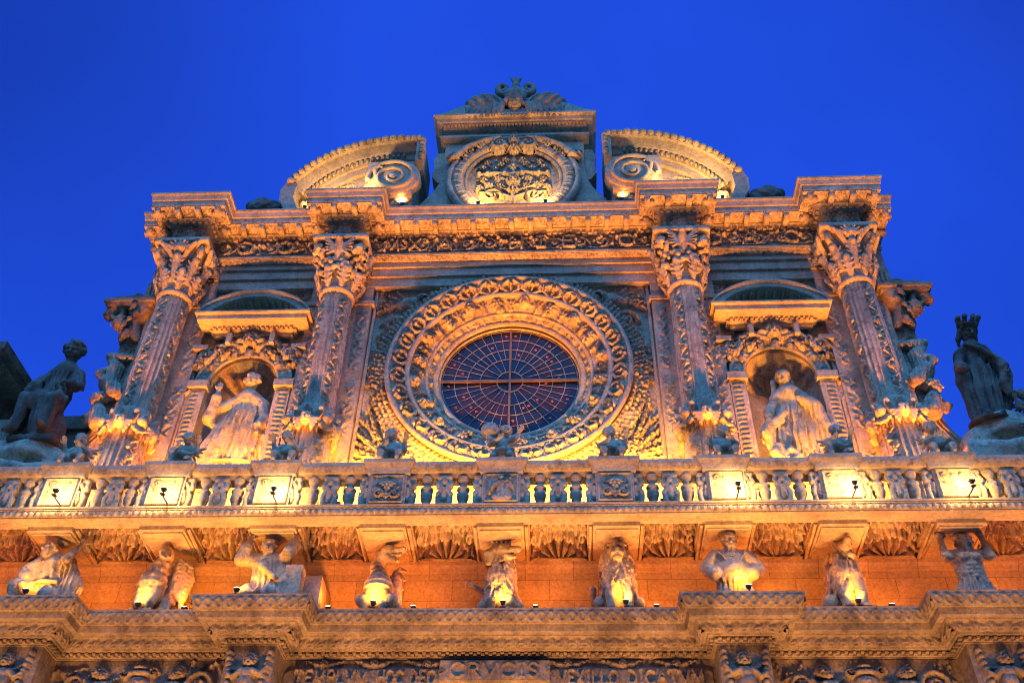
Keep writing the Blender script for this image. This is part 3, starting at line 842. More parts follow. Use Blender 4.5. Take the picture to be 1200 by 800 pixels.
def make_abbess():
    S = SD((-.72, -.46, -.05), (.72, .42, 2.62), .019)
    S.chain([(-.20, -.02, .05), (-.12, -.02, .8), (-.04, 0, 1.35), (.0, 0, 1.85)], [.32, .30, .25, .22], .12, sq=(1, .72, 1))
    S.chain([(.34, -.02, .05), (.20, -.02, .8), (.06, 0, 1.4)], [.26, .28, .22], .12, sq=(1, .72, 1))
    S.chain([(-.24, 0, 1.83), (0, -.02, 1.95), (.28, 0, 1.83)], [.15, .2, .15], .1)
    S.folds((.05, .12), .02, 1.62, 24, .030, .2, -.18)
    # cloak falling in long folds from the forearm at the picture's right
    S.chain([(.20, -.22, 1.66), (.40, -.20, 1.50), (.52, -.14, 1.0), (.50, -.10, .55), (.58, -.06, .34)], [.09, .13, .17, .15, .05], .08)
    S.folds((.48, .10), .36, 1.5, 26, .026, .9, .1)
    S.chain([(-.44, -.12, 1.3), (-.55, -.10, .9), (-.46, -.08, .4)], [.10, .16, .06], .08)
    S.folds((-.52, .14), .4, 1.2, 22, .020, .1)
    # veil and head bowed to the left
    S.cone((-.02, -.02, 1.95), (-.05, -.06, 2.15), .10, .09, .05)
    head(S, (-.06, -.12, 2.29), .18, yaw=-.2, pitch=-.5, tilt=.08, hair='cap', seed=9)
    S.chain([(-.23, .06, 2.34), (-.24, .06, 2.05), (-.28, .02, 1.88)], [.06, .06, .08], .05); S.chain([(.12, .06, 2.34), (.14, .06, 2.06), (.22, .02, 1.88)], [.06, .06, .08], .05)
    # right forearm crosses the chest to a hand laid on the breast
    arm(S, (.28, 0, 1.80), (.47, -.12, 1.55), (.27, -.26, 1.66), 1.15, hd=(-1, -.06, .08), pn=(0, 1, .2), sleeve=True, curl=.15)
    # the other arm hangs and holds a book against the thigh
    arm(S, (-.26, 0, 1.80), (-.46, -.05, 1.48), (-.50, -.2, 1.18), 1.12, hd=(.25, -.3, -.9), pn=(1, 0, 0), sleeve=True)
    S.cone((-.52, -.27, 1.02), (-.20, -.30, 1.30), .07, .07, .01, sq=(1, .45, 1)); S.cone((-.58, -.25, .9), (-.28, -.27, 1.12), .06, .06, .01, sq=(1, .4, 1))
    for x in (-.2, .2): S.ell((x, -.24, .03), (.075, .15, .06), .03)
    return S

def make_king():
    """crowned, cloaked figure striding on a rounded block"""
    S = SD((-.66, -.46, -.06), (.80, .44, 2.86), .02)
    S.chain([(-.12, 0, .08), (-.12, 0, .8), (-.04, 0, 1.3), (-.12, 0, 1.86)], [.22, .23, .22, .21], .1, sq=(1, .8, 1))
    S.chain([(.18, 0, .08), (.14, 0, .8), (.05, 0, 1.3)], [.19, .22, .20], .1, sq=(1, .8, 1))
    S.folds((0, .14), .05, 1.5, 22, .028, .6, .2)
    # cuirass and long heavy cloak
    S.chain([(-.36, 0, 1.84), (-.1, -.02, 1.98), (.16, 0, 1.86)], [.13, .18, .13], .1)
    S.chain([(.14, -.1, 1.92), (.34, -.08, 1.58), (.50, -.04, 1.2), (.50, .02, .72), (.36, .08, .18)], [.08, .11, .13, .11, .08], .08)
    S.chain([(-.1, .14, 1.7), (.08, .18, 1.0), (.0, .16, .2)], [.18, .2, .2], .1)
    S.chain([(-.34, .1, 1.8), (-.36, .08, 1.2), (-.24, .1, .5), (-.2, .08, .08)], [.13, .12, .10, .10], .08)
    S.folds((.36, .16), .2, 1.7, 24, .026, .3)
    S.chain([(-.28, -.2, 1.95), (0, -.24, 1.8), (.36, -.2, 1.52), (.56, -.16, 1.25)], [.045, .05, .05, .045], .03)   # cloak hem across the chest
    S.cone((-.12, 0, 1.95), (-.13, -.03, 2.15), .09, .085, .05)
    P = head(S, (-.13, -.10, 2.36), .23, yaw=.15, pitch=-.5, hair='long', beard=True, seed=12)
    for q in range(8):
        a = q * pi / 4
        p = P(.8 * cos(a), .85 * sin(a) - .15, .78); t = P(1.0 * cos(a), 1.05 * sin(a) - .2, 1.45)
        S.cone(p, t, .06, .04, .02); S.ell(t, (.06, .06, .07), .02)
    S.chain([P(.8 * cos(a), .88 * sin(a) - .12, .74) for a in np.linspace(0, 6.2832, 13)], .035, .02)
    arm(S, (-.36, 0, 1.82), (-.46, -.1, 1.45), (-.42, -.24, 1.26), 1.15, hd=(.05, -.6, -.5), pn=(1, 0, 0), sleeve=True)
    arm(S, (.2, -.02, 1.8), (.42, -.16, 1.45), (.44, -.30, 1.18), 1.1, hd=(.0, -.3, -.9), pn=(-1, 0, 0), sleeve=True)
    S.chain([(.42, -.2, 1.2), (.38, -.2, .9), (.44, -.18, .62)], [.08, .10, .07], .05)
    for x in (-.14, .17): S.ell((x, -.2, .05), (.08, .17, .07), .04)
    S.ell((0, 0, -.02), (.46, .36, .09), .05)
    return S

def make_seated_figure():
    """large seated youth, knee pushed forward, leaning to the left"""
    S = SD((-.78, -.62, -.05), (.66, .48, 2.72), .021)
    S.chain([(-.05, .05, .85), (.02, .02, 1.25), (.06, 0, 1.68)], [.27, .25, .24], .12, sq=(1, .8, 1))
    S.chain([(-.18, 0, 1.72), (.08, -.02, 1.84), (.34, 0, 1.72)], [.14, .18, .14], .1)
    S.cone((.09, -.02, 1.85), (.12, -.05, 2.06), .085, .08, .05)
    head(S, (.12, -.10, 2.26), .25, yaw=.15, pitch=-.45, tilt=-.05, hair='curls', seed=21)
    # thighs: one forward knee to the right, one long leg stretched down to the left
    S.chain([(.08, -.05, .86), (.34, -.38, .84), (.22, -.30, .3)], [.20, .16, .09], .07)
    S.chain([(-.12, -.05, .86), (-.30, -.36, .84), (-.42, -.34, .22), (-.48, -.44, .10)], [.20, .15, .085, .06], .07)
    S.ell((.20, -.38, .24), (.07, .15, .06), .03)
    # arms: left hand gathers cloth at the side, right elbow out
    arm(S, (-.2, 0, 1.70), (-.38, -.12, 1.38), (-.34, -.34, 1.16), 1.2, hd=(-.2, -.3, -.8), pn=(1, 0, 0), sleeve=True)
    arm(S, (.36, 0, 1.70), (.50, -.10, 1.36), (.34, -.30, 1.30), 1.25, hd=(-1, -.1, -.1), pn=(0, 1, 0), sleeve=True)
    # cloth over lap and down between the legs, spread to the left
    S.chain([(-.30, -.2, 1.12), (0, -.26, .95), (.32, -.3, .96)], [.10, .12, .10], .06)
    S.chain([(0, -.2, .9), (.02, -.16, .45), (.1, -.1, .08)], [.2, .2, .2], .08); S.chain([(-.34, -.1, 1.0), (-.46, -.12, .7), (-.5, -.1, .3)], [.16, .14, .08], .08)
    S.folds((0, .2), .1, 1.7, 24, .026, .4)
    S.ell((0, .1, .45), (.42, .3, .45), .08); S.box((-.5, -.3, -.04), (.5, .36, .1), .05, .05)
    return S

# ---- figures carrying the balcony (local z 0..1.36 from the cornice top)
def trunk(S, belly=0.0, w=1.0):
    S.chain([(0, 0, .34), (0, -.01 - belly * .3, .58), (0, 0, .82), (0, .02, .92)], [.19 * w, .185 + belly, .20 * w, .16], .08, sq=(1.1, .85, 1))
    S.chain([(-.2 * w, .0, .92), (.2 * w, .0, .92)], [.10, .10], .08)
    S.cone((0, 0, .92), (0, -.04, 1.06), .075, .07, .04)

def make_atlas(kind):
    S = SD((-.66, -.46, -.06), (.66, .34, 1.50), .0165)
    if kind == 'fat':
        trunk(S, .075, 1.05)
        S.ell((0, -.14, .56), (.20, .17, .22), .06)
        head(S, (0, -.09, 1.15), .155, pitch=-.3, hair='cap', beard=True, seed=31)
        for sg in (-1, 1):
            arm(S, (sg * .25, .0, .92), (sg * .42, -.04, .68), (sg * .24, -.16, .48), 1.25, hd=(-sg, -.15, -.25), pn=(0, .7, -.6), sleeve=True)
            S.chain([(sg * .13, 0, .36), (sg * .19, -.10, .05), (sg * .19, -.06, -.04)], [.15, .125, .11], .05)
            S.chain([(sg * .22, -.14, .95), (sg * .14, -.22, .78), (sg * .06, -.25, .62)], [.018, .018, .016], .008)   # open coat edges
            for q in range(3): S.ell((sg * .03, -.235 - .02 * q, .86 - .09 * q), (.016, .016, .016), .006)
        S.chain([(-.26, -.1, .44), (0, -.24, .38), (.26, -.1, .44)], [.04, .045, .04], .02)
        S.folds((0, .1), -.02, .42, 26, .018, .3)
        S.ell((0, .0, 1.30), (.15, .15, .1), .03)
        return S
    trunk(S)
    if kind == 'bearded':
        S.folds((0, .1), .2, .85, 20, .018, .2, .4)
        head(S, (-.02, -.10, 1.10), .15, yaw=.1, pitch=-.35, tilt=.1, hair='curls', beard=True, seed=41)
        arm(S, (-.24, 0, .92), (-.44, -.14, .86), (-.36, -.12, 1.20), 1.2, hd=(.15, .1, 1), pn=(.5, .8, .2), sleeve=True)
        arm(S, (.24, 0, .92), (.36, -.16, .98), (.42, -.08, 1.24), 1.2, hd=(-.1, .1, 1), pn=(-.5, .8, .2), sleeve=True)
        S.chain([(-.26, -.02, .9), (-.05, -.22, .7), (.2, -.2, .5)], [.05, .05, .05], .03)
        S.chain([(.22, .05, .85), (.34, .0, .5), (.36, -.02, .1)], [.14, .16, .14], .06)
        S.chain([(-.12, -.02, .36), (-.2, -.22, .2), (-.18, -.02, -.03)], [.15, .12, .08], .05); S.chain([(.12, -.02, .36), (.18, -.22, .2), (.2, 0, -.03)], [.15, .12, .08], .05)
        S.folds((.05, .1), .0, .45, 24, .02, .9)
    elif kind == 'kneeling':
        head(S, (-.10, -.12, 1.08), .15, yaw=-.35, pitch=-.1, tilt=.15, hair='curls', beard=True, seed=51)
        S.folds((0, .1), .3, .9, 16, .014, .4, .5)
        arm(S, (-.22, 0, .9), (-.36, -.10, .68), (-.26, -.22, .44), 1.2, hd=(.2, -.4, -.7), pn=(1, 0, 0), sleeve=True)
        arm(S, (.24, 0, .92), (.30, -.22, .84), (.40, -.06, 1.20), 1.25, hd=(-.05, .1, 1), pn=(-.3, .9, 0))
        S.chain([(.24, .04, .9), (.38, .06, .5), (.36, .0, .1)], [.12, .17, .17], .06)     # cloak
        S.folds((.3, .16), .1, .85, 24, .022, .2)
        S.chain([(-.1, 0, .36), (-.36, -.22, .34), (-.34, -.16, .0)], [.16, .13, .09], .05); S.ell((-.38, -.26, .02), (.09, .13, .05), .03)
        S.chain([(.12, 0, .34), (.2, -.28, .12), (.36, .02, .06)], [.16, .13, .09], .05)
        S.chain([(-.22, -.16, .42), (.04, -.23, .44), (.24, -.16, .46)], [.035, .035, .035], .02)
        S.folds((-.05, .1), .05, .42, 22, .02, .1)
    else:  # soldier, bare torso and pleated kilt
        head(S, (.02, -.10, 1.10), .15, yaw=.25, pitch=-.15, tilt=-.1, hair='curls', beard=True, seed=61)
        for sg in (-1, 1):
            arm(S, (sg * .24, 0, .92), (sg * .36, -.12, .84), (sg * .34, -.05, 1.20), 1.3, hd=(-sg * .1, .1, 1), pn=(-sg * .3, .9, 0))
            S.ell((sg * .09, -.16, .82), (.10, .06, .08), .03)
            for q in range(3): S.ell((sg * .055, -.165, .68 - .075 * q), (.05, .035, .034), .02)
        S.chain([(0, 0, .50), (0, 0, .36), (0, -.02, .02)], [.19, .23, .33], .04, sq=(1, .8, 1))
        S.folds((0, .04), -.02, .46, 18, .032, .2)
        S.chain([(-.2, -.06, .48), (0, -.18, .46), (.2, -.06, .48)], [.03, .032, .03], .015)
    S.ell((0, .03, 1.29), (.12, .12, .06), .03)
    return S

def make_lion():
    rnd = random.Random(5)
    S = SD((-.5, -.5, -.06), (.5, .55, 1.45), .0165)
    S.chain([(0, .22, .34), (0, .0, .62), (0, -.06, .90)], [.24, .25, .21], .08, sq=(1, .9, 1))
    S.ell((0, .25, .25), (.25, .26, .26), .06)
    for sg in (-1, 1):
        S.chain([(sg * .14, -.12, .62), (sg * .15, -.2, .3), (sg * .15, -.2, .05)], [.12, .075, .065], .04)
        S.ell((sg * .15, -.26, .03), (.075, .11, .05), .03)
        for q in (-1, 0, 1): S.ell((sg * .15 + q * .04, -.35, .025), (.022, .035, .03), .01)
        S.chain([(sg * .2, .2, .32), (sg * .30, .0, .26), (sg * .28, .08, .04)], [.15, .11, .07], .05); S.ell((sg * .29, -.04, .03), (.07, .12, .045), .03)
    S.ell((0, -.14, 1.10), (.17, .17, .18), .05)
    S.ell((0, -.29, 1.03), (.105, .10, .085), .04); S.ell((0, -.37, 1.07), (.05, .03, .03), .015)        # muzzle, nose
    S.cone((-.09, -.38, 1.0), (.09, -.38, 1.0), .014, .014, 0, sub=True); S.ell((0, -.29, .94), (.08, .08, .04), .02)
    for sg in (-1, 1):
        S.ell((sg * .085, -.30, 1.15), (.045, .04, .03), .01, sub=True); S.ell((sg * .085, -.275, 1.15), (.026, .026, .022), .005)
        S.cone((sg * .03, -.31, 1.20), (sg * .15, -.25, 1.21), .03, .025, .02); S.ell((sg * .16, -.08, 1.26), (.05, .035, .06), .02)
        S.ell((sg * .07, -.34, 1.01), (.05, .05, .04), .02)
    for q in range(230):                                              # mane and chest locks
        a = rnd.uniform(-2.2, 2.2) - pi / 2; z = rnd.uniform(.42, 1.12); rr = .27 + .02 * rnd.random()
        if z > .92 and abs(a + pi / 2) < .55: continue
        x, y = rr * cos(a), -.02 + rr * .9 * sin(a)
        S.cone((x * .86, y * .86, z), (x * 1.10, y * 1.06 - .01, z - .12), .045, .010, .014)
    S.chain([(-.24, .3, .2), (-.42, .12, .32), (-.42, -.02, .5)], [.04, .035, .06], .03)
    return S

def make_maned_beast():
    """beast seen from the front left, long combed mane, head pressed up under the bracket"""
    S = SD((-.56, -.5, -.06), (.5, .5, 1.45), .0165)
    rnd = random.Random(8)
    S.chain([(-.02, .1, .40), (0, .0, .70), (.02, -.02, 1.02)], [.27, .28, .17], .08, sq=(1, .9, 1))
    S.carve(lambda x, y, z: np.abs(np.sin(11 * np.arctan2(y - .35, x) - 10 * z * (x + .05))) * 2 - 1.2, .024, (-.4, -.4, .30), (.4, .3, 1.12))
    for q in range(90):
        a = rnd.uniform(-2.3, 2.3) - pi / 2; z = rnd.uniform(.4, 1.08); rr = .28 - .10 * max(0, z - .75)
        x, y = rr * cos(a), rr * .9 * sin(a)
        S.cone((x * .92, y * .92, z), (x * 1.16 - .02, y * 1.12, z - .17), .034, .008, .012)
    for x, y in ((-.12, -.2), (.14, -.22)):
        S.chain([(x, y + .1, .5), (x, y, .28), (x, y - .01, .05)], [.13, .085, .07], .04); S.ell((x, y - .08, .03), (.085, .12, .05), .03)
        for q in (-1, 0, 1): S.ell((x + q * .045, y - .17, .025), (.024, .035, .03), .01)
    S.chain([(-.2, .2, .4), (-.32, -.04, .2), (-.3, 0, .02)], [.18, .13, .09], .05)
    S.chain([(.24, .25, .36), (.3, .1, .16), (.28, .05, .02)], [.15, .11, .08], .05)
    S.ell((.06, -.12, 1.18), (.13, .16, .13), .04); S.cone((.07, -.22, 1.16), (.09, -.33, 1.24), .085, .06, .04)
    for sg in (-1, 1): S.ell((.06 + sg * .12, -.1, 1.26), (.05, .04, .07), .02)
    S.chain([(.02, -.18, 1.04), (.12, -.2, 1.02), (.19, -.12, 1.06)], [.05, .055, .05], .03)
    return S

def make_griffin():
    S = SD((-.5, -.5, -.06), (.62, .46, 1.45), .0165)
    S.chain([(-.14, -.02, .40), (-.12, -.06, .62), (-.08, -.04, .92), (-.02, -.06, 1.14)], [.215, .22, .155, .115], .07, sq=(1, .92, 1))
    S.carve(lambda x, y, z: np.maximum(np.sin(26 * np.arctan2(y - .1, x + .12) * .42 + 24 * z), -.3) * np.maximum(np.sin(-26 * np.arctan2(y - .1, x + .12) * .42 + 24 * z), -.3), -.026, (-.5, -.4, .3), (.25, .2, 1.15))
    # eagle head bent down to the right
    S.ell((.0, -.14, 1.17), (.125, .16, .115), .04); S.cone((.05, -.24, 1.13), (.15, -.34, .98), .075, .02, .03)
    S.cone((.0, -.27, 1.06), (.09, -.33, .97), .045, .018, .02)
    for sg in (-1, 1): S.ell((.02 + sg * .09, -.22, 1.18), (.03, .03, .024), .01)
    for sg in (-1, 1): S.cone((-.02 + sg * .07, -.05, 1.25), (-.06 + sg * .12, .02, 1.36), .05, .015, .02)
    # legs with talons
    for x, y in ((-.22, -.12), (-.02, -.16)):
        S.chain([(x, y + .06, .42), (x, y - .06, .2), (x, y, .05)], [.13, .07, .05], .04)
        for q in (-.07, 0, .07): S.chain([(x, y - .02, .05), (x + q, y - .13, .05), (x + q * 1.2, y - .19, .0)], [.035, .03, .012], .012)
    # raised ribbed wing
    for k in range(9):
        t = k / 8
        S.chain([(.06 + .02 * t, .06, .98 - .62 * t), (.24 + .04 * sin(t * 3), -.05, 1.08 - .58 * t), (.44 - .03 * t, -.03, .94 - .62 * t), (.52 - .12 * t, .02, .72 - .58 * t)], [.05, .055, .05, .02], .012)
    S.chain([(.05, .1, .95), (.26, .06, .8), (.26, .06, .35)], [.12, .12, .07], .05)
    for k in range(3): S.chain([(.12 + .04 * k, .0, .38), (.10 + .06 * k, -.04, .15), (.02 + .1 * k, -.02, .02)], [.05, .04, .03], .01)
    S.chain([(-.2, .15, .3), (-.1, .3, .1), (.2, .25, .04)], [.12, .07, .04], .04)
    return S

def make_dragon():
    S = SD((-.5, -.5, -.06), (.62, .46, 1.45), .0165)
    S.chain([(-.06, -.06, .36), (-.06, -.12, .50), (-.08, -.04, .70), (-.14, -.02, .92), (-.08, -.04, 1.12), (.02, -.08, 1.18)], [.19, .225, .15, .105, .105, .12], .06)
    S.carve(lambda x, y, z: np.abs(np.sin(z * 34)) * 2 - 1.2, .015, (-.35, -.45, .36), (.2, .0, 1.02))
    # jaws open to the right
    S.cone((.02, -.12, 1.20), (.30, -.26, 1.12), .10, .05, .04); S.cone((.0, -.12, 1.10), (.22, -.24, .93), .07, .035, .03)
    S.cone((.1, -.2, 1.08), (.26, -.27, 1.02), .025, .02, .008); S.ell((.30, -.27, 1.15), (.05, .05, .04), .02)
    for q in range(4):
        S.cone((.13 + .05 * q, -.22 - .02 * q, 1.10 - .015 * q), (.14 + .05 * q, -.23 - .02 * q, 1.05 - .015 * q), .016, .006, .004)
        S.cone((.09 + .04 * q, -.2 - .015 * q, 1.00 - .03 * q), (.10 + .04 * q, -.2 - .015 * q, 1.045 - .03 * q), .014, .006, .004)
    S.ell((.08, -.22, 1.22), (.035, .03, .03), .01)
    for q in range(3): S.cone((-.06 - .04 * q, 0, 1.22 - .05 * q), (-.18 - .04 * q, .06, 1.32 - .11 * q), .05, .012, .02)
    S.chain([(-.02, -.06, 1.25), (.04, .0, 1.34)], [.05, .02], .02)
    # crouched legs
    for sg, x in ((-1, -.22), (1, .1)):
        S.chain([(x * .8, 0, .34), (x + sg * .08, -.16, .26), (x, -.08, .05)], [.13, .09, .055], .04)
        for q in (-.07, 0, .07): S.chain([(x, -.1, .05), (x + q, -.22, .05), (x + q * 1.2, -.28, .0)], [.04, .032, .012], .012)
    S.chain([(0, -.12, .24), (.06, -.22, .14), (.02, -.2, .02)], [.05, .05, .04], .02)
    # leathery wing folded along the right side
    for k in range(6):
        t = k / 5
        S.chain([(.08, .06, .72 - .1 * t), (.24 - .02 * t, .02, .92 - .62 * t), (.34 - .06 * t, -.02, .86 - .84 * t)], [.045, .04, .022], .02)
    S.chain([(.18, .06, .86), (.24, .06, .1)], [.07, .1], .05)
    S.chain([(-.2, .15, .3), (-.36, .1, .12), (-.44, -.05, .05)], [.12, .07, .04], .04)
    return S

def make_shaggy_hound():
    S = SD((-.62, -.5, -.06), (.5, .5, 1.45), .0165)
    rnd = random.Random(15)
    S.chain([(0, .0, .40), (0, -.04, .66), (0, -.02, .94)], [.22, .235, .18], .08, sq=(1, .9, 1))
    for q in range(260):
        a = rnd.uniform(-2.4, 2.4) - pi / 2; z = rnd.uniform(.26, 1.1); rr = .245 - .05 * max(0, z - .7)
        x, y = rr * cos(a), -.03 + rr * .9 * sin(a)
        S.cone((x * .9, y * .92, z), (x * 1.12, y * 1.1, z - .10), .034, .008, .010)
    # head turned to the right, jaws parted; ear and paw to the left
    S.ell((.02, -.12, 1.14), (.16, .17, .14), .04); S.cone((.08, -.2, 1.14), (.28, -.30, 1.10), .09, .055, .03)
    S.cone((.06, -.2, 1.05), (.22, -.28, .97), .06, .035, .02); S.ell((.30, -.31, 1.12), (.04, .04, .03), .01)
    for sg in (-1, 1): S.ell((.06 + sg * .07, -.28, 1.18), (.03, .025, .022), .008)
    S.chain([(-.1, -.16, 1.2), (-.2, -.2, 1.08), (-.2, -.22, .9)], [.07, .075, .05], .03); S.chain([(.12, 0, 1.2), (.22, .02, 1.16)], [.06, .04], .03)
    for q in range(5): S.cone((-.12 + .06 * q, -.16, 1.25), (-.16 + .08 * q, -.22, 1.34), .04, .012, .012)
    for sg in (-1, 1):
        S.chain([(sg * .12, -.05, .4), (sg * .15, -.16, .2), (sg * .13, -.12, .05)], [.13, .08, .06], .04); S.ell((sg * .13, -.2, .03), (.075, .11, .045), .03)
        S.chain([(sg * .2, .15, .36), (sg * .27, .0, .2), (sg * .26, .05, .03)], [.14, .1, .07], .05)
    S.chain([(-.18, .2, .45), (-.34, .05, .55), (-.52, -.02, .62), (-.55, -.02, .66)], [.05, .045, .05, .02], .03)
    return S

def make_gargoyle():
    """projecting bracket: slab, curling leaf and a bowed head, facing -x"""
    rnd = random.Random(77)
    S = SD((-.80, -.42, -1.0), (.5, .42, .55), .021)
    S.box((-.66, -.24, .12), (.45, .24, .24), .02, .02); S.box((-.60, -.2, .05), (.4, .2, .14), .02, .02); S.box((-.50, -.17, .24), (.3, .17, .36), .03, .02)
    S.chain([(-.2, 0, .4), (-.05, 0, .46), (.1, 0, .4)], [.08, .09, .06], .02)
    th = np.linspace(0, 2.4 * pi, 16)
    S.chain([(-.38 - .20 * (1 - .045 * i) * cos(t), 0, -.10 + .17 * (1 - .045 * i) * sin(t)) for i, t in enumerate(th)], [.085 - .003 * i for i in range(16)], .015, sq=(1, 1.7, 1))
    S.chain([(.2, 0, .0), (.05, 0, -.35), (.22, 0, -.8)], [.2, .16, .10], .05)
    for q in range(60):
        a, z = rnd.uniform(pi * .5, pi * 1.5), rnd.uniform(-.85, .05); r = .24 + .05 * sin(9 * z)
        x, y = .16 + r * cos(a), r * sin(a); S.cone((x, y, z), (x - .05, y * 1.1, z - .12), .05, .016, .012)
    head(S, (-.17, -.10, -.42), .19, yaw=-.9, pitch=-.4, hair='curls', seed=3)
    return S

def make_bust():
    S = SD((-.45, -.4, -.35), (.4, .4, .75), .02)
    S.chain([(.1, 0, -.2), (.0, 0, .1), (-.02, 0, .25)], [.22, .18, .1], .06)
    head(S, (-.08, -.05, .42), .19, yaw=-.9, pitch=-.2, hair='curls', seed=6)
    S.chain([(-.1, 0, .02), (-.26, 0, -.05), (-.2, 0, -.22)], [.08, .09, .05], .04); S.folds((0, .1), -.3, .2, 18, .016)
    S.chain([(-.2, -.05, .58), (.05, 0, .66), (.2, 0, .5)], [.06, .08, .06], .04)
    return S

def make_capital(kind, seed):
    rnd = random.Random(seed)
    S = SD((-.80, -.80, -.04), (.80, .80, 1.36), .024)
    S.chain([(0, 0, 0), (0, 0, .75), (0, 0, 1.2)], [.335, .36, .50], .05)
    def lf(a, z0, L, out, w):
        c, n = cos(a), sin(a); R = .34
        p = lambda r, z, o=0: (r * c - o * n, r * n + o * c, z)
        S.chain([p(R, z0), p(R + .07, z0 + L * .55), p(R + .10 + out * .5, z0 + L * .92), p(R + .08 + out, z0 + L * .86)], [w * .7, w, w * .8, w * .4], .03)
        for sg in (-1, 1):
            for q in range(3): S.cone(p(R + .06, z0 + L * (.2 + .22 * q), 0), p(R + .10 + .02 * q, z0 + L * (.32 + .24 * q), sg * w * 1.45), w * .42, w * .26, .015)
        S.cone(p(R + .02 + w, z0 + .05), p(R + .09 + w, z0 + L * .7), .012, .012, .01, sub=True)
    for k in range(8): lf(k * pi / 4 + pi / 8, .02, .44, .10, .085)
    if kind == 'leaf':
        for k in range(8): lf(k * pi / 4, .26, .60, .16, .10)
    else:
        for q in range(170):   # clusters of fruit
            a = rnd.uniform(0, 2 * pi); z = rnd.uniform(.36, .80); r = .42 + .14 * (z - .3) + rnd.uniform(-.02, .06); k = rnd.uniform(.045, .07)
            S.ell((r * cos(a), r * sin(a), z), (k, k, k), .008)
    for k in range(4):   # corner volutes
        a = pi / 4 + k * pi / 2; c, n = cos(a), sin(a)
        th = np.linspace(0, 2.6 * pi, 18)
        rr = .17 * (1 - .75 * th / th[-1])
        S.chain([((.55 - rr_ * cos(t) * 1.0) * c, (.55 - rr_ * cos(t)) * n, .98 + rr_ * sin(t)) for t, rr_ in zip(th, rr)], [.062 - .02 * i / 17 for i in range(18)], .02)
        S.chain([(.36 * c, .36 * n, .62), (.44 * c, .44 * n, .9), (.62 * c, .62 * n, 1.12)], [.06, .075, .06], .03)
        if kind == 'fruit':
            for q in range(34):
                d = np.array([rnd.gauss(0, 1) for _ in range(3)]); d /= np.linalg.norm(d)
                S.ell((.55 * c + .15 * d[0], .55 * n + .15 * d[1], .92 + .17 * d[2]), (.055, .055, .055), .008)
    for k in range(4):   # eagle, shell or mask on each face
        a = -pi / 2 + k * pi / 2; c, n = cos(a), sin(a)
        p = lambda r, z, o=0: (r * c - o * n, r * n + o * c, z)
        if kind == 'fruit':
            S.cone(p(.46, .82), p(.56, 1.08), .10, .09, .03); S.ell(p(.62, 1.16), (.08, .08, .085), .02); S.cone(p(.66, 1.15), p(.74, 1.08), .04, .012, .01)
            for sg in (-1, 1):
                for q in range(6): S.cone(p(.52, 1.02 - .03 * q, sg * .08), p(.60 - .01 * q, 1.24 - .10 * q, sg * (.34 - .02 * q)), .040, .018, .008)
        else:
            S.ell(p(.52, 1.04), (.13, .13, .14), .03)
            for q in range(7):
                t = (q - 3) * .5; S.cone(p(.52, 1.0), p(.62, 1.02 + .2 * cos(t), .22 * sin(t)), .045, .03, .012)
            for sg in (-1, 1): S.chain([p(.44, .8, sg * .1), p(.56, .98, sg * .22), p(.62, 1.1, sg * .36)], [.05, .06, .05], .02)
    S.box((-.60, -.60, 1.20), (.60, .60, 1.33), .02, .01)
    return S

def make_leaf_crown(seed):
    """ring of leaves and cherub heads at the foot of a column shaft"""
    rnd = random.Random(seed)
    S = SD((-.72, -.72, -.25), (.72, .72, .52), .022)
    S.chain([(0, 0, -.05), (0, 0, .45)], [.37, .36], .03)
    for k in range(12):   # dark upright tongues above
        a = k * pi / 6; c, n = cos(a), sin(a)
        S.chain([(.37 * c, .37 * n, .18), (.42 * c, .42 * n, .30), (.47 * c, .47 * n, .36)], [.075, .075, .05], .02)
    for k in range(8):
        a = k * pi / 4 - pi / 2; c, n = cos(a), sin(a)
        if k % 2 == 0:
            head(S, (.46 * c, .46 * n, .08), .135, yaw=a + pi / 2, pitch=-.35, seed=seed + k)
            for sg in (-1, 1):
                for q in range(4): S.cone((.44 * c - sg * .08 * n, .44 * n + sg * .08 * c, .08 - .02 * q), (.46 * c - sg * (.22 - .03 * q) * n, .46 * n + sg * (.22 - .03 * q) * c, .08 - .07 * q), .06, .035, .015)
        else:
            for q in range(5):
                t = (q - 2) * .45; S.cone((.42 * c, .42 * n, .05), (.50 * c - .16 * sin(t) * n, .50 * n + .16 * sin(t) * c, .04 - .16 * cos(t) * .8), .065, .035, .02)
            S.ell((.52 * c, .52 * n, .12), (.1, .1, .09), .03)
    for k in range(24):
        a = k * pi / 12; S.cone((.40 * cos(a), .40 * sin(a), -.02), (.43 * cos(a), .43 * sin(a), -.18), .035, .012, .01)
    return S

# ================================================================== ground
g = MB(); g.box(-400, 400, -400, 400, -2.2, -1.6)
tag(g.build('ground', M_PAVE, None, False), None, None, kind='structure')

# ================================================================== the church front
ZG = -1.6
church = empty('church_facade', (0, 0, ZG), 'golden carved stone church front with a round rose window, four columns and a crested gable', 'church')
rnd = random.Random(17)
COLX = (-7.04, -3.60, 3.60, 7.04)
NICX = (-5.30, 5.28)
RZ = 12.83

# body behind the front
b = MB(); b.box(-7.9, 7.9, 1.25, 16, ZG, 16.9)
b.build('nave_block', M_OLD, church, False)

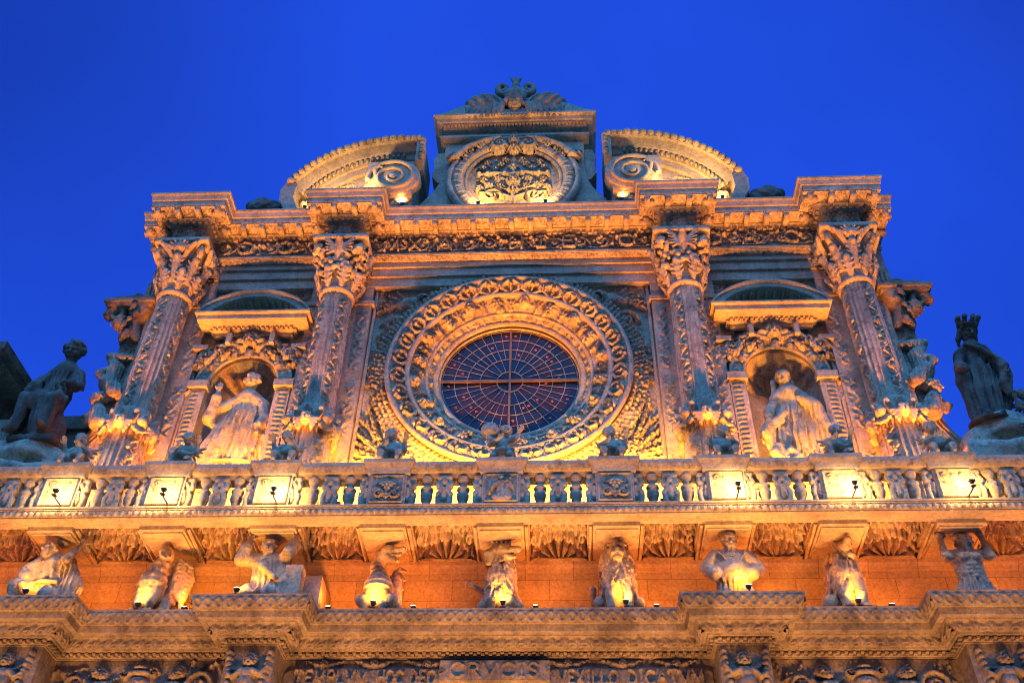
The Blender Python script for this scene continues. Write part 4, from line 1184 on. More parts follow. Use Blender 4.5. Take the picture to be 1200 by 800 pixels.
# ---------------- upper wall with its round opening and two arched niches
def circle(cx, cz, r, n=72): return [(cx + r * cos(a), cz + r * sin(a)) for a in np.arange(n) * 2 * pi / n]
def arch(cx, hw, z0, zs, n=20):
    o = [(cx + hw * cos(a), zs + hw * sin(a)) for a in np.linspace(0, pi, n)]
    left = [(cx - hw, z) for z in np.linspace(zs, z0, 9)[1:]]; bot = [(x, z0) for x in np.linspace(cx - hw, cx + hw, 6)[1:-1]]
    right = [(cx + hw, z) for z in np.linspace(z0, zs, 9)[:-1]]
    return o + left + bot + right
w = MB()
w.holed((-2.95, 2.95, 10.05, 15.7), circle(0, RZ, 2.46), 0.0)
w.box(-8.0, 8.0, 0.0, 1.2, 8.2, 10.05)
for s in (-1, 1):
    w.box(min(s * 2.95, s * 4.3), max(s * 2.95, s * 4.3), 0, 1.2, 10.05, 15.7)
    w.box(min(s * 6.3, s * 8.0), max(s * 6.3, s * 8.0), 0, 1.2, 10.05, 15.7)
for cx in NICX: w.holed((cx - 1.02 if cx > 0 else -6.3, 6.3 if cx > 0 else cx + 1.0, 10.05, 15.7), arch(cx, .70, 10.2, 12.55), 0.0)
w.box(-8.0, 8.0, -.02, 1.2, 15.7, 16.9)
w.build('upper_wall', M_WALL, church, False)

# ---------------- pilaster strips behind the columns with carved panels
for cx in COLX:
    p = MB(); p.box(cx - .66, cx + .66, -.16, -.002, 8.3, 15.3)
    p.box(cx - .72, cx + .72, -.20, -.003, 14.62, 14.72)
    pil = p.build('pilaster', M_STONE, church, False)
    v = MB()
    for sx in (-1, 1):
        for z0, z1 in ((9.4, 10.75), (11.2, 12.55), (12.75, 14.4)):
            hm = HM(.24, z1 - z0); hm.vine(.035, random.Random(int(cx * 9 + z0 * 5 + sx)), seg=.2)
            panel(v, hm, (cx + sx * .49 - .12, -.16, z0), XA, ZA)
    v.build('carved_panel', M_CARVE, pil)

# ---------------- columns
def column_shaft(cx, z0, z1, r, rot, seed, vis=.02):
    hm = HM(2 * pi * r, z1 - z0, .012); rr = random.Random(seed); W = hm.w
    th = hm.U / r
    sect = (th * 4 / (2 * pi)) % 1
    fl = .040 * (1 - np.abs(np.sin(sect * pi * 6)) ** .8)
    flute = (sect < .5)
    hm.H = np.where(flute, fl, 0.004)
    for k in range(4):
        s2 = HM(W / 8 - .01, hm.h, .012); s2.vine(.055, rr, seg=.19)
        i0 = np.searchsorted(hm.u, (k + .5) * W / 4 + .005); n = min(s2.H.shape[0], hm.H.shape[0] - i0); m = min(s2.H.shape[1], hm.H.shape[1])
        hm.H[i0:i0 + n, :m] = np.maximum(hm.H[i0:i0 + n, :m], s2.H[:n, :m])
    # thin fillets between the strips
    hm.H = np.maximum(hm.H, .020 * ((np.abs(sect - .5) < .02) | (sect < .02) | (sect > .98)))
    a = th + rot
    ent = 1 - .10 * (hm.V / hm.h) ** 2
    P = np.stack([cx + r * ent * np.cos(a), -.5 + r * ent * np.sin(a), z0 + hm.V], -1)
    return P, hm.H
CAPS = {}
SHARED = {}
def share(key, make, name, mat, parent, at, **kw):
    """first use builds the mesh, later ones are copies that share it"""
    at = np.asarray(at, float)
    if key not in SHARED:
        o = make().obj(name, mat, parent, at, **kw); SHARED[key] = o; return o
    o = SHARED[key].copy(); COL.objects.link(o); o.parent = parent
    pw = WL.get(parent.name, np.zeros(3)) if parent else np.zeros(3)
    o.location = at - pw; WL[o.name] = at
    return o
for i, cx in enumerate(COLX):
    outer = i in (0, 3)
    m = MB(); P, H = column_shaft(cx, 11.28, 14.48, .325, {0: -pi / 2 + .15, 1: -pi / 2 - pi / 8 - .0, 2: -pi / 2 - pi / 8, 3: -pi / 2 - .9}[i], 40 + i)
    m.relief(P, H)
    colm = m.build('column', M_CARVE, church)
    t = MB(); t.lathe([(.30, 14.40), (.345, 14.42), (.375, 14.46), (.375, 14.50), (.34, 14.55), (.30, 14.56)], (cx, -.5, 0), 32)
    t.build('astragal', M_STONE, colm)
    share('cap_' + ('leaf' if outer else 'fruit'), lambda: make_capital('leaf' if outer else 'fruit', 5 + outer), 'capital', M_CARVE, colm, (cx, -.5, 14.54))
    share('crown', lambda: make_leaf_crown(3), 'leaf_crown', M_CARVE, colm, (cx, -.5, 10.92))
    m = MB(); P, H = column_shaft(cx, 8.9, 10.95, .40, -pi / 2 - pi / 8, 60 + i); m.relief(P, H); m.build('drum', M_CARVE, colm)
    m = MB(); m.box(cx - .5, cx + .5, -1.0, -.16, 8.38, 8.72); m.lathe([(.40, 8.72), (.50, 8.74), (.50, 8.82), (.43, 8.86), (.45, 8.91), (.40, 8.93)], (cx, -.5, 0), 32)
    m.build('plinth', M_STONE, colm, False)

# ---------------- rose window
def ring_P(R0, Y0, R1, Y1, nu, nv, cx=0.0, cz=RZ, a0=0.0, a1=2 * pi):
    th = np.linspace(a0, a1, nu)[:, None]; v = np.linspace(0, 1, nv)[None]
    R = R0 + (R1 - R0) * v; Y = Y0 + (Y1 - Y0) * v
    return np.stack([cx + R * np.cos(th), Y + 0 * th, cz + R * np.sin(th)], -1)
def ring_relief(mb, R0, Y0, R1, Y1, H, **k):
    """inner edge (R0,Y0) -> outer edge (R1,Y1); H sampled on (angle, inner->outer)"""
    P = ring_P(R0, Y0, R1, Y1, H.shape[0], H.shape[1], **k)
    return mb.relief(P, H, flip=True)
def ring_pattern(mb, R0, Y0, R1, Y1, n, fn, h, nv=12, res=.022, **k):
    nu = int(2 * pi * max(R0, R1) / res)
    u = np.linspace(0, n, nu)[:, None]; v = np.linspace(0, 1, nv)[None]
    H = h * fn(u + 0 * v, v + 0 * u, 1.0); H[:, 0] = H[:, -1] = 0
    return ring_relief(mb, R0, Y0, R1, Y1, H, **k)
def torus_arc(mb, R, Y, r, cx=0.0, cz=RZ, a0=0, a1=2 * pi, nu=128, sq=1.0):
    th = np.linspace(a0, a1, nu)[:, None]; f = np.linspace(0, 2 * pi, 13)[None]
    Rr = R + r * np.cos(f); P = np.stack([cx + Rr * np.cos(th), Y + sq * r * np.sin(f) + 0 * th, cz + Rr * np.sin(th)], -1)
    return mb.grid(P, flip=True)
m = MB()
torus_arc(m, 2.40, -.28, .055); torus_arc(m, 2.02, -.17, .06); torus_arc(m, 1.66, .06, .045)
ring_P0 = ring_P(2.46, 0.0, 2.40, -.26, 160, 2); m.grid(ring_P0)
torus_arc(m, 1.49, .17, .07, sq=.7); torus_arc(m, 1.42, .26, .03)
rose = m.build('rose_window', M_STONE, church)
hm = HM(2 * pi * 2.2, .34, .017)
for k in range(30):
    u = (k + .5) * hm.w / 30; j = lambda a: rnd.uniform(-a, a)
    for q in (-1, 1):
        hm.stroke([(u + q * .05, .04), (u + q * (.17 + j(.01)), .12), (u + q * (.16 + j(.01)), .24), (u + q * .05, .31)], .045, .035, .10)
        hm.leaf(u + q * .10, .05, pi / 2 - q * .2, .2, .045, .07, 0, 3)
    hm.leaf(u + j(.01), .03, pi / 2, .26 + j(.02), .07, .12 + j(.02), j(.1), 4); hm.blob(u + j(.01), .24, .05, .045, .13 + j(.02))
    hm.leaf(u + hm.w / 60, .30, -pi / 2, .22, .05, .09, 0, 3)
hm.noise(.004)
m = MB(); ring_relief(m, 2.05, -.12, 2.35, -.29, hm.H); m.build('leaf_band', M_CARVE, rose)
hm = HM(2 * pi * 1.85, .36, .019)
n = 20
for k in range(n):
    u = (k + .5) * hm.w / n
    if k % 2 == 0:
        hm.face(u, .21, .10, .12); hm.wing(u, .20, 1, .26, .07, 4, .1); hm.wing(u, .20, -1, .26, .07, 4, .1)
    else:
        hm.rosette(u, .2, .13, .10, 6)
        for q in range(5): hm.blob(u + rnd.uniform(-.1, .1), .08 + rnd.uniform(-.04, .04), .05, .045, .09)
    for q in range(3): hm.leaf(u + hm.w / n / 2 + (q - 1) * .05, .02, pi / 2 + (q - 1) * .5, .3, .06, .07, 0, 3)
hm.noise(.004); hm.H *= 1.4
m = MB(); ring_relief(m, 1.68, .04, 2.02, -.15, hm.H); m.build('cherub_band', M_CARVE, rose)
hm = HM(2 * pi * 1.57, .2, .018)
for k in range(26):
    u = (k + .5) * hm.w / 26
    if k % 2: hm.face(u, .1, .058, .07)
    else: hm.rosette(u, .1, .09, .06, 5)
    hm.leaf(u + hm.w / 52, .0, pi / 2, .19, .045, .05, 0, 3)
m = MB(); ring_relief(m, 1.51, .17, 1.66, .05, hm.H); m.build('flower_band', M_CARVE, rose)
# the outer wreath: paired fruits above, overlapping scales below
hm = HM(2 * pi * 2.6, .30, .02)
N = 150
for k in range(N):
    u = (k + .5) * hm.w / N; ang = u / hm.w * 2 * pi
    low = sin(ang) < -.45
    for row in range(3):
        uu = u + (row % 2) * hm.w / N / 2; vv = .05 + row * .095
        if low: hm.blob(uu, vv, .075, .062, .05 + .012 * row, .5 * (row - 1)); hm.dent(uu + .02, vv - .02, .03, .03, .02)
        else: hm.blob(uu + rnd.uniform(-.015, .015), vv + rnd.uniform(-.012, .012), .052, .048, .075 + rnd.uniform(-.015, .02))
hm.noise(.003)
m = MB(); hm.H *= 1.3; ring_relief(m, 2.44, -.16, 2.76, -.05, hm.H); m.build('fruit_wreath', M_CARVE, rose)
# glazing: glass, leads, cross bars, little red roundels
RG, YG, ZGW = 1.43, .30, 12.83
th = np.linspace(0, 2 * pi, 97); rr = np.linspace(0.001, RG + .05, 8)
P = np.stack([rr[None] * np.cos(th)[:, None], np.full((97, 8), YG), ZGW + rr[None] * np.sin(th)[:, None]], -1)
P[..., 1] += .004 * RNG.randn(97, 8); P[-1] = P[0]
m = MB(); m.grid(P); m.build('glass', M_GLASS, rose)
m = MB(); m.lathe([(0.001, 0), (RG + .08, 0)], (0, 0, 0), 8); 
m = MB()
for R in (.26, .60, .86, 1.12, 1.37):
    a = np.linspace(0, 2 * pi, 81); m.tube(np.column_stack([R * np.cos(a), np.full(81, YG - .015), ZGW + R * np.sin(a)]), (.009 if R > .3 else .014), 6)
for k in range(40):
    a = k * 2 * pi / 40; r0 = .26 if k % 2 == 0 else .60
    m.tube([(r0 * cos(a), YG - .015, ZGW + r0 * sin(a)), (1.4 * cos(a), YG - .015, ZGW + 1.4 * sin(a))], .007, 5)
m.build('leading', M_LEAD, rose)
m = MB(); m.box(-.022, .022, YG - .05, YG - .028, ZGW - 1.42, ZGW + 1.42); m.box(-1.42, 1.42, YG - .056, YG - .024, ZGW - .03, ZGW + .03)
m.build('cross_bar', M_RUST, rose, False)
m = MB(); m.ell((0, 0, 0), (.032, .012, .032), 10, 6); r0 = m.build('glass_roundel', M_JEWEL, rose, origin=(0, 0, 0)); first_ = True
for k in range(40):
    if rnd.random() < .66:
        a = (k + .5) * 2 * pi / 40; R = rnd.choice((.73, .99, 1.24)); o = r0 if first_ else r0.copy()
        if not first_: COL.objects.link(o); o.parent = rose
        first_ = False; p = np.array((R * cos(a), YG - .012, ZGW + R * sin(a))); o.location = p - WL[rose.name]

# ---------------- carved field round the rose (four quarters)
hm = HM(5.7, 5.2, .021); X0, Z0 = -2.85, 10.0
def field(sx):
    U = lambda x: (sx * x) + 2.85
    V = lambda z: z - Z0
    ga = lambda a: a if sx > 0 else pi - a
    r2 = random.Random(3)
    # beast in the upper corner
    hm.blob(U(2.15), V(14.72), .34, .17, .12, sx * -.3); hm.blob(U(1.88), V(14.82), .17, .15, .16); hm.blob(U(1.74), V(14.76), .12, .07, .15, sx * .3)
    for q in range(5): hm.leaf(U(2.15 + .06 * q), V(14.72), ga(.7 - .35 * q), .55, .09, .13, .2 * sx, 4)
    hm.stroke([(U(2.1), V(14.6)), (U(2.0), V(14.4)), (U(2.15), V(14.3))], .07, .05, .1)
    # coiling tail and leaves
    hm.scroll(U(2.4), V(14.12), .24, .11, 1.3, 0, sx); hm.scroll(U(2.55), V(13.62), .17, .10, 1.2, 2, -sx)
    for q in range(9): hm.leaf(U(2.3 + r2.uniform(-.2, .35)), V(14.0 + r2.uniform(-.4, .3)), r2.uniform(0, 6.28), .3, .08, .10, r2.uniform(-.3, .3), 3)
    # central flower
    hm.rosette(U(2.68), V(12.95), .19, .11, 8); hm.rosette(U(2.68), V(12.95), .12, .14, 5)
    for q in range(8): a = q * pi / 4; hm.leaf(U(2.68 + .12 * cos(a)), V(12.95 + .12 * sin(a)), a, .2, .06, .08, 0, 3)
    for q in range(3): hm.stroke([(U(2.45), V(13.3 + .05 * q)), (U(2.84), V(13.3 + .05 * q))], .018, .018, .06); hm.stroke([(U(2.45), V(12.5 + .05 * q)), (U(2.84), V(12.5 + .05 * q))], .018, .018, .06)
    # great acanthus bush with a mask at its heart
    for q in range(26):
        a = radians(-12 + q * 8.2); L = (1.05 if q % 2 else 1.35) * (1.0 if 20 < degrees_(a) < 120 else .75)
        hm.leaf(U(2.12 + .12 * cos(a)), V(10.72 + .1 * sin(a)), ga(a), L, .10, .10 + .03 * (q % 3), sx * (.28 if a < pi / 2 else -.28), 7)
    for q in range(12): hm.leaf(U(2.55 + r2.uniform(-.2, .2)), V(11.7 + r2.uniform(-.3, .7)), ga(r2.uniform(.6, 2.6)), .5, .1, .10, r2.uniform(-.4, .4), 5)
    hm.scroll(U(2.5), V(12.2), .2, .1, 1.2, 1, sx)
    hm.face(U(2.12), V(10.78), .22, .19)
    for q in range(9): a = radians(180 + q * 22); hm.leaf(U(2.12), V(10.7), ga(a), .5, .09, .12, 0, 4)
def degrees_(a): return a * 180 / pi
field(1); field(-1)
for q in range(60): hm.leaf(rnd.uniform(.9, 4.8), rnd.uniform(.05, .5), rnd.uniform(.3, 2.8), .3, .08, .06, 0, 4)
hm.noise(.003); hm.H *= 1.45
P = np.stack([X0 + hm.U, np.zeros_like(hm.U), Z0 + hm.V], -1)
H = hm.H + .006
du = np.gradient(P, axis=0)
Pd = P.copy(); Pd[..., 1] -= H
nu, nv = H.shape; cu, cv = nu // 2, int((RZ - Z0) / hm.h * nv)
for su, sv in ((slice(0, cu + 1), slice(0, cv + 1)), (slice(cu, nu), slice(0, cv + 1)), (slice(0, cu + 1), slice(cv, nv)), (slice(cu, nu), slice(cv, nv))):
    S_ = Pd[su, sv]; a, c = S_.shape[:2]; idx = np.arange(a * c).reshape(a, c)
    q = np.stack([idx[:-1, :-1], idx[1:, :-1], idx[1:, 1:], idx[:-1, 1:]], -1).reshape(-1, 4)
    ce = S_.reshape(-1, 3)[q].mean(1)
    q = q[np.hypot(ce[:, 0], ce[:, 2] - RZ) > 2.70]
    used = np.unique(q); mp = np.full(a * c, -1); mp[used] = np.arange(len(used))
    m = MB(); m.add(S_.reshape(-1, 3)[used], mp[q]); m.build('carved_spandrel', M_CARVE, church)
# flat border strips of the field
for s in (-1, 1):
    m = MB(); m.box(s * 2.88 - .03, s * 2.88 + .03, -.07, -.008, 8.3, 15.15); m.build('field_border', M_STONE, church, False)

# ---------------- niches
def niche(cx, seed):
    hw, zs, z0 = .70, 12.55, 10.2
    ph = np.linspace(pi, 0, 25); z = np.linspace(8.4, zs, 12)
    P = np.stack([cx + hw * np.cos(ph)[:, None] + 0 * z[None], .002 + .62 * np.sin(ph)[:, None] + 0 * z[None], z[None] + 0 * ph[:, None]], -1)
    m = MB(); m.grid(P)
    nic = m.build('niche', M_STONE, church)
    # shell in the half dome
    u = np.linspace(0, pi, 60)[:, None]; v = np.linspace(0, 1, 24)[None] * pi / 2
    ribs = 1.012 - .12 * np.abs(np.sin(u * 6)) * np.sin(v) ** .6 * np.clip((pi / 2 - v) * 2.5, 0, 1)
    x = cx + hw * ribs * np.cos(u) * np.sin(v); zz = zs + hw * ribs * np.sin(u) * np.sin(v); y = .62 * np.cos(v) * ribs + .002
    m = MB(); m.grid(np.stack([x, y + 0 * u, zz], -1), flip=True); m.build('shell', M_CARVE, nic)
    # jambs, imposts, archivolt
    m = MB()
    for s in (-1, 1):
        x0 = cx + s * .70; x1 = cx + s * 1.0
        m.box(min(x0, x1), max(x0, x1), -.14, -.004, 8.4, 12.42); m.box(min(cx + s * .66, cx + s * 1.06), max(cx + s * .66, cx + s * 1.06), -.22, -.004, 12.42, 12.58)
        m.box(min(cx + s * 1.04, cx + s * 1.24), max(cx + s * 1.04, cx + s * 1.24), -.08, -.004, 8.4, 12.9)
        m.box(min(cx + s * .86, cx + s * 1.16), max(cx + s * .86, cx + s * 1.16), -.26, -.004, 13.38, 13.48)
    torus_arc(m, .95, -.12, .035, cx=cx, cz=zs + .03, a0=0, a1=pi, nu=50); torus_arc(m, .71, -.10, .035, cx=cx, cz=zs + .03, a0=0, a1=pi, nu=50)
    m.build('surround', M_STONE, nic, False)
    m = MB()
    nu = 110; u = np.linspace(0, 17, nu)[:, None]; v = np.linspace(0, 1, 10)[None]
    ring_relief(m, .72, -.08, .94, -.12, .05 * leafrow(u + 0 * v, v + 0 * u, 1.0), cx=cx, cz=zs + .03, a0=0, a1=pi)
    m.build('archivolt', M_CARVE, nic)
    m = MB()
    for s in (-1, 1):
        hm = HM(.24, 3.9); 
        hm.H = .03 * beads(hm.V, (hm.U / .24), .11); hm.H[hm.U > .15] *= .0; hm.stroke([(.19, .1), (.19, 3.8)], .03, .03, .03, True)
        if s > 0: hm.H = hm.H[::-1]
        panel(m, hm, (cx + s * .85 - .12, -.14, 8.5), XA, ZA)
        hm = HM(.36, .62); hm.scroll(.18, .45, .13, .09, 1.3, 0, s); hm.leaf(.18, .38, -pi / 2, .38, .1, .08, .1 * s); hm.blob(.18, .06, .06, .06, .08)
        panel(m, hm, (cx + s * 1.14 - .18, -.08, 11.95), XA, ZA)
    m.build('carved_panel', M_CARVE, nic)
    # cherub and leaf scrolls over the arch
    hm = HM(2.3, 1.0, .018)
    c = 1.15
    for s in (-1, 1):
        ga = lambda a: a if s > 0 else pi - a
        hm.scroll(c + s * .86, .30, .16, .13, 1.3, 0, s); hm.scroll(c + s * .60, .42, .13, .13, 1.2, 1, -s); hm.scroll(c + s * .97, .06, .11, .11, 1.2, 2, s)
        hm.leaf(c + s * .2, .5, ga(-.35), .62, .12, .13, -s * .3, 5); hm.leaf(c + s * .2, .45, ga(-.8), .6, .11, .11, -s * .2, 5); hm.leaf(c + s * .62, .2, ga(-1.1), .42, .1, .11, -s * .2, 5)
        hm.wing(c + s * .12, .62, s, .50, .17, 5, .45); hm.stroke([(c + s * .16, .5), (c + s * .5, .62), (c + s * .62, .5)], .06, .04, .12)
    hm.face(c, .62, .15, .26); hm.leaf(c, .50, -pi / 2, .30, .12, .18, 0, 3)
    yy = hm.V + 12.95 - (zs + .03); ins = np.hypot(hm.U - c, yy) < .97
    H = np.where(ins, -.0, hm.H + .004); H[0] = H[-1] = 0; H[:, 0] = H[:, -1] = 0
    P = np.stack([cx - 1.15 + hm.U, np.where(hm.H > .012, -.13, .006), 12.95 + hm.V], -1); ins = np.hypot(hm.U - c, yy) < .74; H = np.where(ins, 0, hm.H); H[0] = H[-1] = 0; H[:, 0] = H[:, -1] = 0; P[..., 1] = np.where(H > .012, -.13, .006)
    P[..., 1] += 0
    m = MB(); m.grid  # the opening of the niche stays free
    m.relief_keep(P * 1.0, H, ~ins); m.build('cherub_relief', M_CARVE, nic)
    # segmental pediment
    m = MB()
    prof = [(0, 13.74), (.08, 13.76), (.08, 13.84), (.16, 13.86), (.16, 13.92), (.40, 13.96), (.40, 14.07), (.46, 14.10), (.46, 14.14), (0, 14.2)]
    m.sweep(prof, [(cx - .74, -.002), (cx - .74, -.12), (cx - .70, -.12), (cx + .70, -.12), (cx + .74, -.12), (cx + .74, -.002)])
    # curved upper cornice
    R = (1.18 ** 2 + .62 ** 2) / (2 * .62); cz = 14.76 - R; a0 = atan2(14.14 - cz, 1.18)
    th = np.linspace(pi - a0, a0, 40)
    for (ra, ya, rb, yb) in ((-.16, -.1, -.13, -.48), (-.13, -.48, -.03, -.50), (-.03, -.50, 0, -.54), (0, -.54, .04, -.54), (.04, -.54, .05, 0)):
        P = np.stack([np.stack([cx + (R + r_) * np.cos(th), np.full(40, y_), cz + (R + r_) * np.sin(th)], -1) for r_, y_ in ((ra, ya), (rb, yb))], 1)
        m.grid(P)
    for s in (-1, 1): m.box(min(cx + s * 1.04, cx + s * 1.2), max(cx + s * 1.04, cx + s * 1.2), -.5, -.006, 14.1, 14.17)
    pd = m.build('pediment', M_STONE, nic, False)
    m = MB()
    for k in range(17): m.box(cx - .80 + k * .1 - .03, cx - .80 + k * .1 + .03, -.335, -.2, 13.865, 13.945)
    m.build('dentils', M_STONE, pd, False); m = MB()
    for k in range(15):
        a = pi - a0 - (k + .5) * (pi - 2 * a0) / 15; r_ = R - .15
        m.box(cx + r_ * cos(a) - .03, cx + r_ * cos(a) + .03, -.40, -.1, cz + r_ * sin(a) - .05, cz + r_ * sin(a) + .03)
    m.build('dentils', M_STONE, pd, False)
    for s in (-1, 1):
        m = MB()
        for dx in (.45,): m.box(cx + s * dx - .05, cx + s * dx + .05, -.33, -.05, 13.48, 13.735)
        m.build('corbel', M_STONE, pd, False)
    # eared frame and crest on the wall above
    hm = HM(2.3, 1.05, .019)
    hm.stroke([(.02, .02), (.02, .62), (.36, .62), (.50, .86), (1.80, .86), (1.94, .62), (2.28, .62), (2.28, .02)], .035, .035, .05, True)
    hm.stroke([(.10, .02), (.10, .55), (.40, .55), (.55, .78), (1.75, .78), (1.90, .55), (2.2, .55), (2.2, .02)], .02, .02, .03, True)
    for s in (-1, 1):
        for q in range(6): hm.leaf(1.15 + s * .98, .76, (q * pi / 3), .2, .07, .08, .2 * s, 3)
        hm.scroll(1.15 + s * .95, .82, .13, .09, 1.2, 0, s)
        hm.scroll(1.15 + s * .30, .44, .12, .09, 1.2, 0, -s); hm.leaf(1.15 + s * .1, .42, 0 if s > 0 else pi, .5, .08, .08, -s * .2, 4)
    hm.leaf(1.15, .40, pi / 2, .36, .12, .10, 0, 4); hm.leaf(1.1, .40, pi / 2 + .6, .3, .1, .09, 0, 4); hm.leaf(1.2, .40, pi / 2 - .6, .3, .1, .09, 0, 4)
    m = MB(); panel(m, hm, (cx - 1.15, -.02, 14.2), XA, ZA); m.build('eared_frame', M_CARVE, nic)
    return nic
niche(NICX[0], 1); niche(NICX[1], 2)

# ---------------- main entablature
E0, E1, BH = -.32, -.86, .37
half = [(7.75, 1.2), (7.75, E0), (7.04 + BH, E0), (7.04 + BH, E1), (7.04 - BH, E1), (7.04 - BH, E0), (3.60 + BH, E0), (3.60 + BH, E1), (3.60 - BH, E1), (3.60 - BH, E0)]
ENT = [(-x, y) for x, y in half] + half[::-1]
m = MB()
m.sweep([(-.05, 15.86), (.06, 15.86), (.06, 15.93), (.0, 15.96), (0, 16.44), (.03, 16.44), (.03, 16.46), (.15, 16.58), (.15, 16.62), (.44, 16.625), (.44, 16.80), (.47, 16.82), (.49, 16.93), (.52, 16.98), (.52, 17.03), (-.30, 17.07)], ENT)
m.box(-7.7, 7.7, -.1, 1.24, 16.85, 17.045)
for z0, z1, y in ((15.16, 15.42, -.17), (15.42, 15.66, -.22), (15.66, 15.88, -.27), (15.88, 15.955, -.40)): m.box(-7.72, 7.72, y, -.025, z0, z1)
ent = m.build('entablature', M_STONE, church, False)
m = MB()
band(m, [(-7.7, -.275), (7.7, -.275)], (.002, 15.80), (.09, 15.885), lambda u, v, p: beads(u, v, p), .12, .035, .02)
band(m, [(-7.7, -.40), (7.7, -.40)], (.002, 15.885), (.002, 15.955), lambda u, v, p: leafrow(u, v, p), .09, .02, .02)
m.build('bead_moulding', M_CARVE, ent)
# dentils
m = MB(); path, mit = offset_path(ENT); m.sweep([(.008, 16.46), (.030, 16.46), (.030, 16.55), (.008, 16.55)], ENT)
def along(i, d):
    A, B = path[i] + mit[i] * d, path[i + 1] + mit[i + 1] * d
    return A, B, np.linalg.norm(B - A)
for i in range(len(path) - 1):
    A, B, L = along(i, .05)
    if L < .3: continue
    n = max(2, int(L / .125)); t = (B - A) / L; nn = np.array([t[1], -t[0]])
    for k in range(n):
        c = A + t * L * (k + .5) / n
        x = [c + t * sx * .04 + nn * d for sx in (-1, 1) for d in (-.03, .075)]
        x = np.array(x); m.add([(*x[j], z) for z in (16.455, 16.555) for j in (0, 2, 3, 1)], [(0, 3, 2, 1), (4, 5, 6, 7), (0, 1, 5, 4), (1, 2, 6, 5), (2, 3, 7, 6), (3, 0, 4, 7)])
m.build('dentils', M_STONE, ent, False)
# modillions and rosettes hanging under the corona
def soffit_row(i):
    A, B, L = along(i, .30)
    if L < .3: return
    n = max(1, round(L / .41)); t = (B - A) / L; nn = np.array([t[1], -t[0]])
    for k in range(n + 1):
        c = A + t * L * k / n
        x = [c + t * sx * .055 + nn * d for sx in (-1, 1) for d in (-.15, .13)]; x = np.array(x)
        m.add([(*x[j], z) for z in (16.47 + .004 * (i % 2), 16.63) for j in (0, 2, 3, 1)], [(0, 3, 2, 1), (4, 5, 6, 7), (0, 1, 5, 4), (1, 2, 6, 5), (2, 3, 7, 6), (3, 0, 4, 7)])
    for k in range(n):
        c = A + t * L * (k + .5) / n; w_ = min(.3, L / n - .11)
        hm = HM(w_, .28, .018); hm.rosette(w_ / 2, .14, .13, .10, 6, k); hm.rosette(w_ / 2, .14, .07, .14, 5)
        o = c - t * w_ / 2 + nn * .14
        P = np.zeros(hm.U.shape + (3,)); P[..., 0] = o[0] + t[0] * hm.U - nn[0] * hm.V; P[..., 1] = o[1] + t[1] * hm.U - nn[1] * hm.V; P[..., 2] = 16.622
        m.relief(P, hm.H + .002, flip=True)
        # little frame round the coffer and a flower on the fascia
        for sx in (-1, 1):
            x = np.array([c + t * (sx * w_ / 2) + t * q * .012 + nn * d for q in (-1, 1) for d in (-.14, .14)])
            m.add([(*x[j], z) for z in (16.595 + .003 * (i % 2), 16.63) for j in (0, 2, 3, 1)], [(0, 3, 2, 1), (4, 5, 6, 7), (0, 1, 5, 4), (1, 2, 6, 5), (2, 3, 7, 6), (3, 0, 4, 7)])
groups_ = [range(0, 5), range(5, 6), range(6, 9), range(9, 10), range(10, 13), range(13, 14), range(14, 19)]
for gr in groups_:
    m = MB()
    for i in gr: soffit_row(i)
    if m.n: m.build('coffered_soffit', M_CARVE, ent)
m = MB(); band(m, ENT, (.442, 16.64), (.442, 16.79), lambda u, v, p: .35 * egg(u, v, p), .14, .03, .022)
m.build('egg_moulding', M_CARVE, ent)
# frieze reliefs with the interlaced letters
def frieze(x0, x1, marks, seed):
    hm = HM(x1 - x0, .46, .016); r2 = random.Random(seed)
    hm.rinceau(.23, .19, .11, .5, r2); hm.scatter(int(hm.w * 14), .05, .09, .12, r2, 'llb')
    for q in range(int(hm.w * 6)):
        hm.blob(r2.uniform(0, hm.w), r2.uniform(.26, .42), .06, .05, .15)
    for ch, x in marks: text_strokes(hm, ch, x - x0 - .16, x - x0 + .16, .05, .34, .020, .14)
    hm.noise(.003)
    m = MB(); panel(m, hm, (x0, E0 - .002, 15.97), XA, ZA); m.build('carved_frieze', M_CARVE, ent)
frieze(-6.62, -4.02, (('O', -5.9), ('O', -5.0), ('C', -4.3)), 1)
frieze(-3.18, 3.18, (('M', -2.62), ('A', -1.45), ('H', .1), ('E', 1.25), ('O', 2.5), ('I', .65), ('X', -2.1)), 2)
frieze(4.02, 6.62, (('A', 5.15), ('C', 6.05), ('D', 4.4)), 3)
for cx in COLX:
    m = MB(); hm = HM(.72, .46, .016)
    hm.blob(.36, .22, .17, .16, .06); hm.rosette(.36, .22, .13, .09, 8); hm.face(.36, .36, .06, .1)
    for s in (-1, 1):
        hm.scroll(.36 + s * .22, .14, .1, .07, 1.2, 0, s); hm.scroll(.36 + s * .2, .33, .08, .07, 1.2, 0, -s); hm.leaf(.36 + s * .1, .2, 0 if s > 0 else pi, .26, .07, .06)
    panel(m, hm, (cx - .36, E1 - .002, 15.97), XA, ZA)
    m.build('carved_cartouche', M_CARVE, ent)

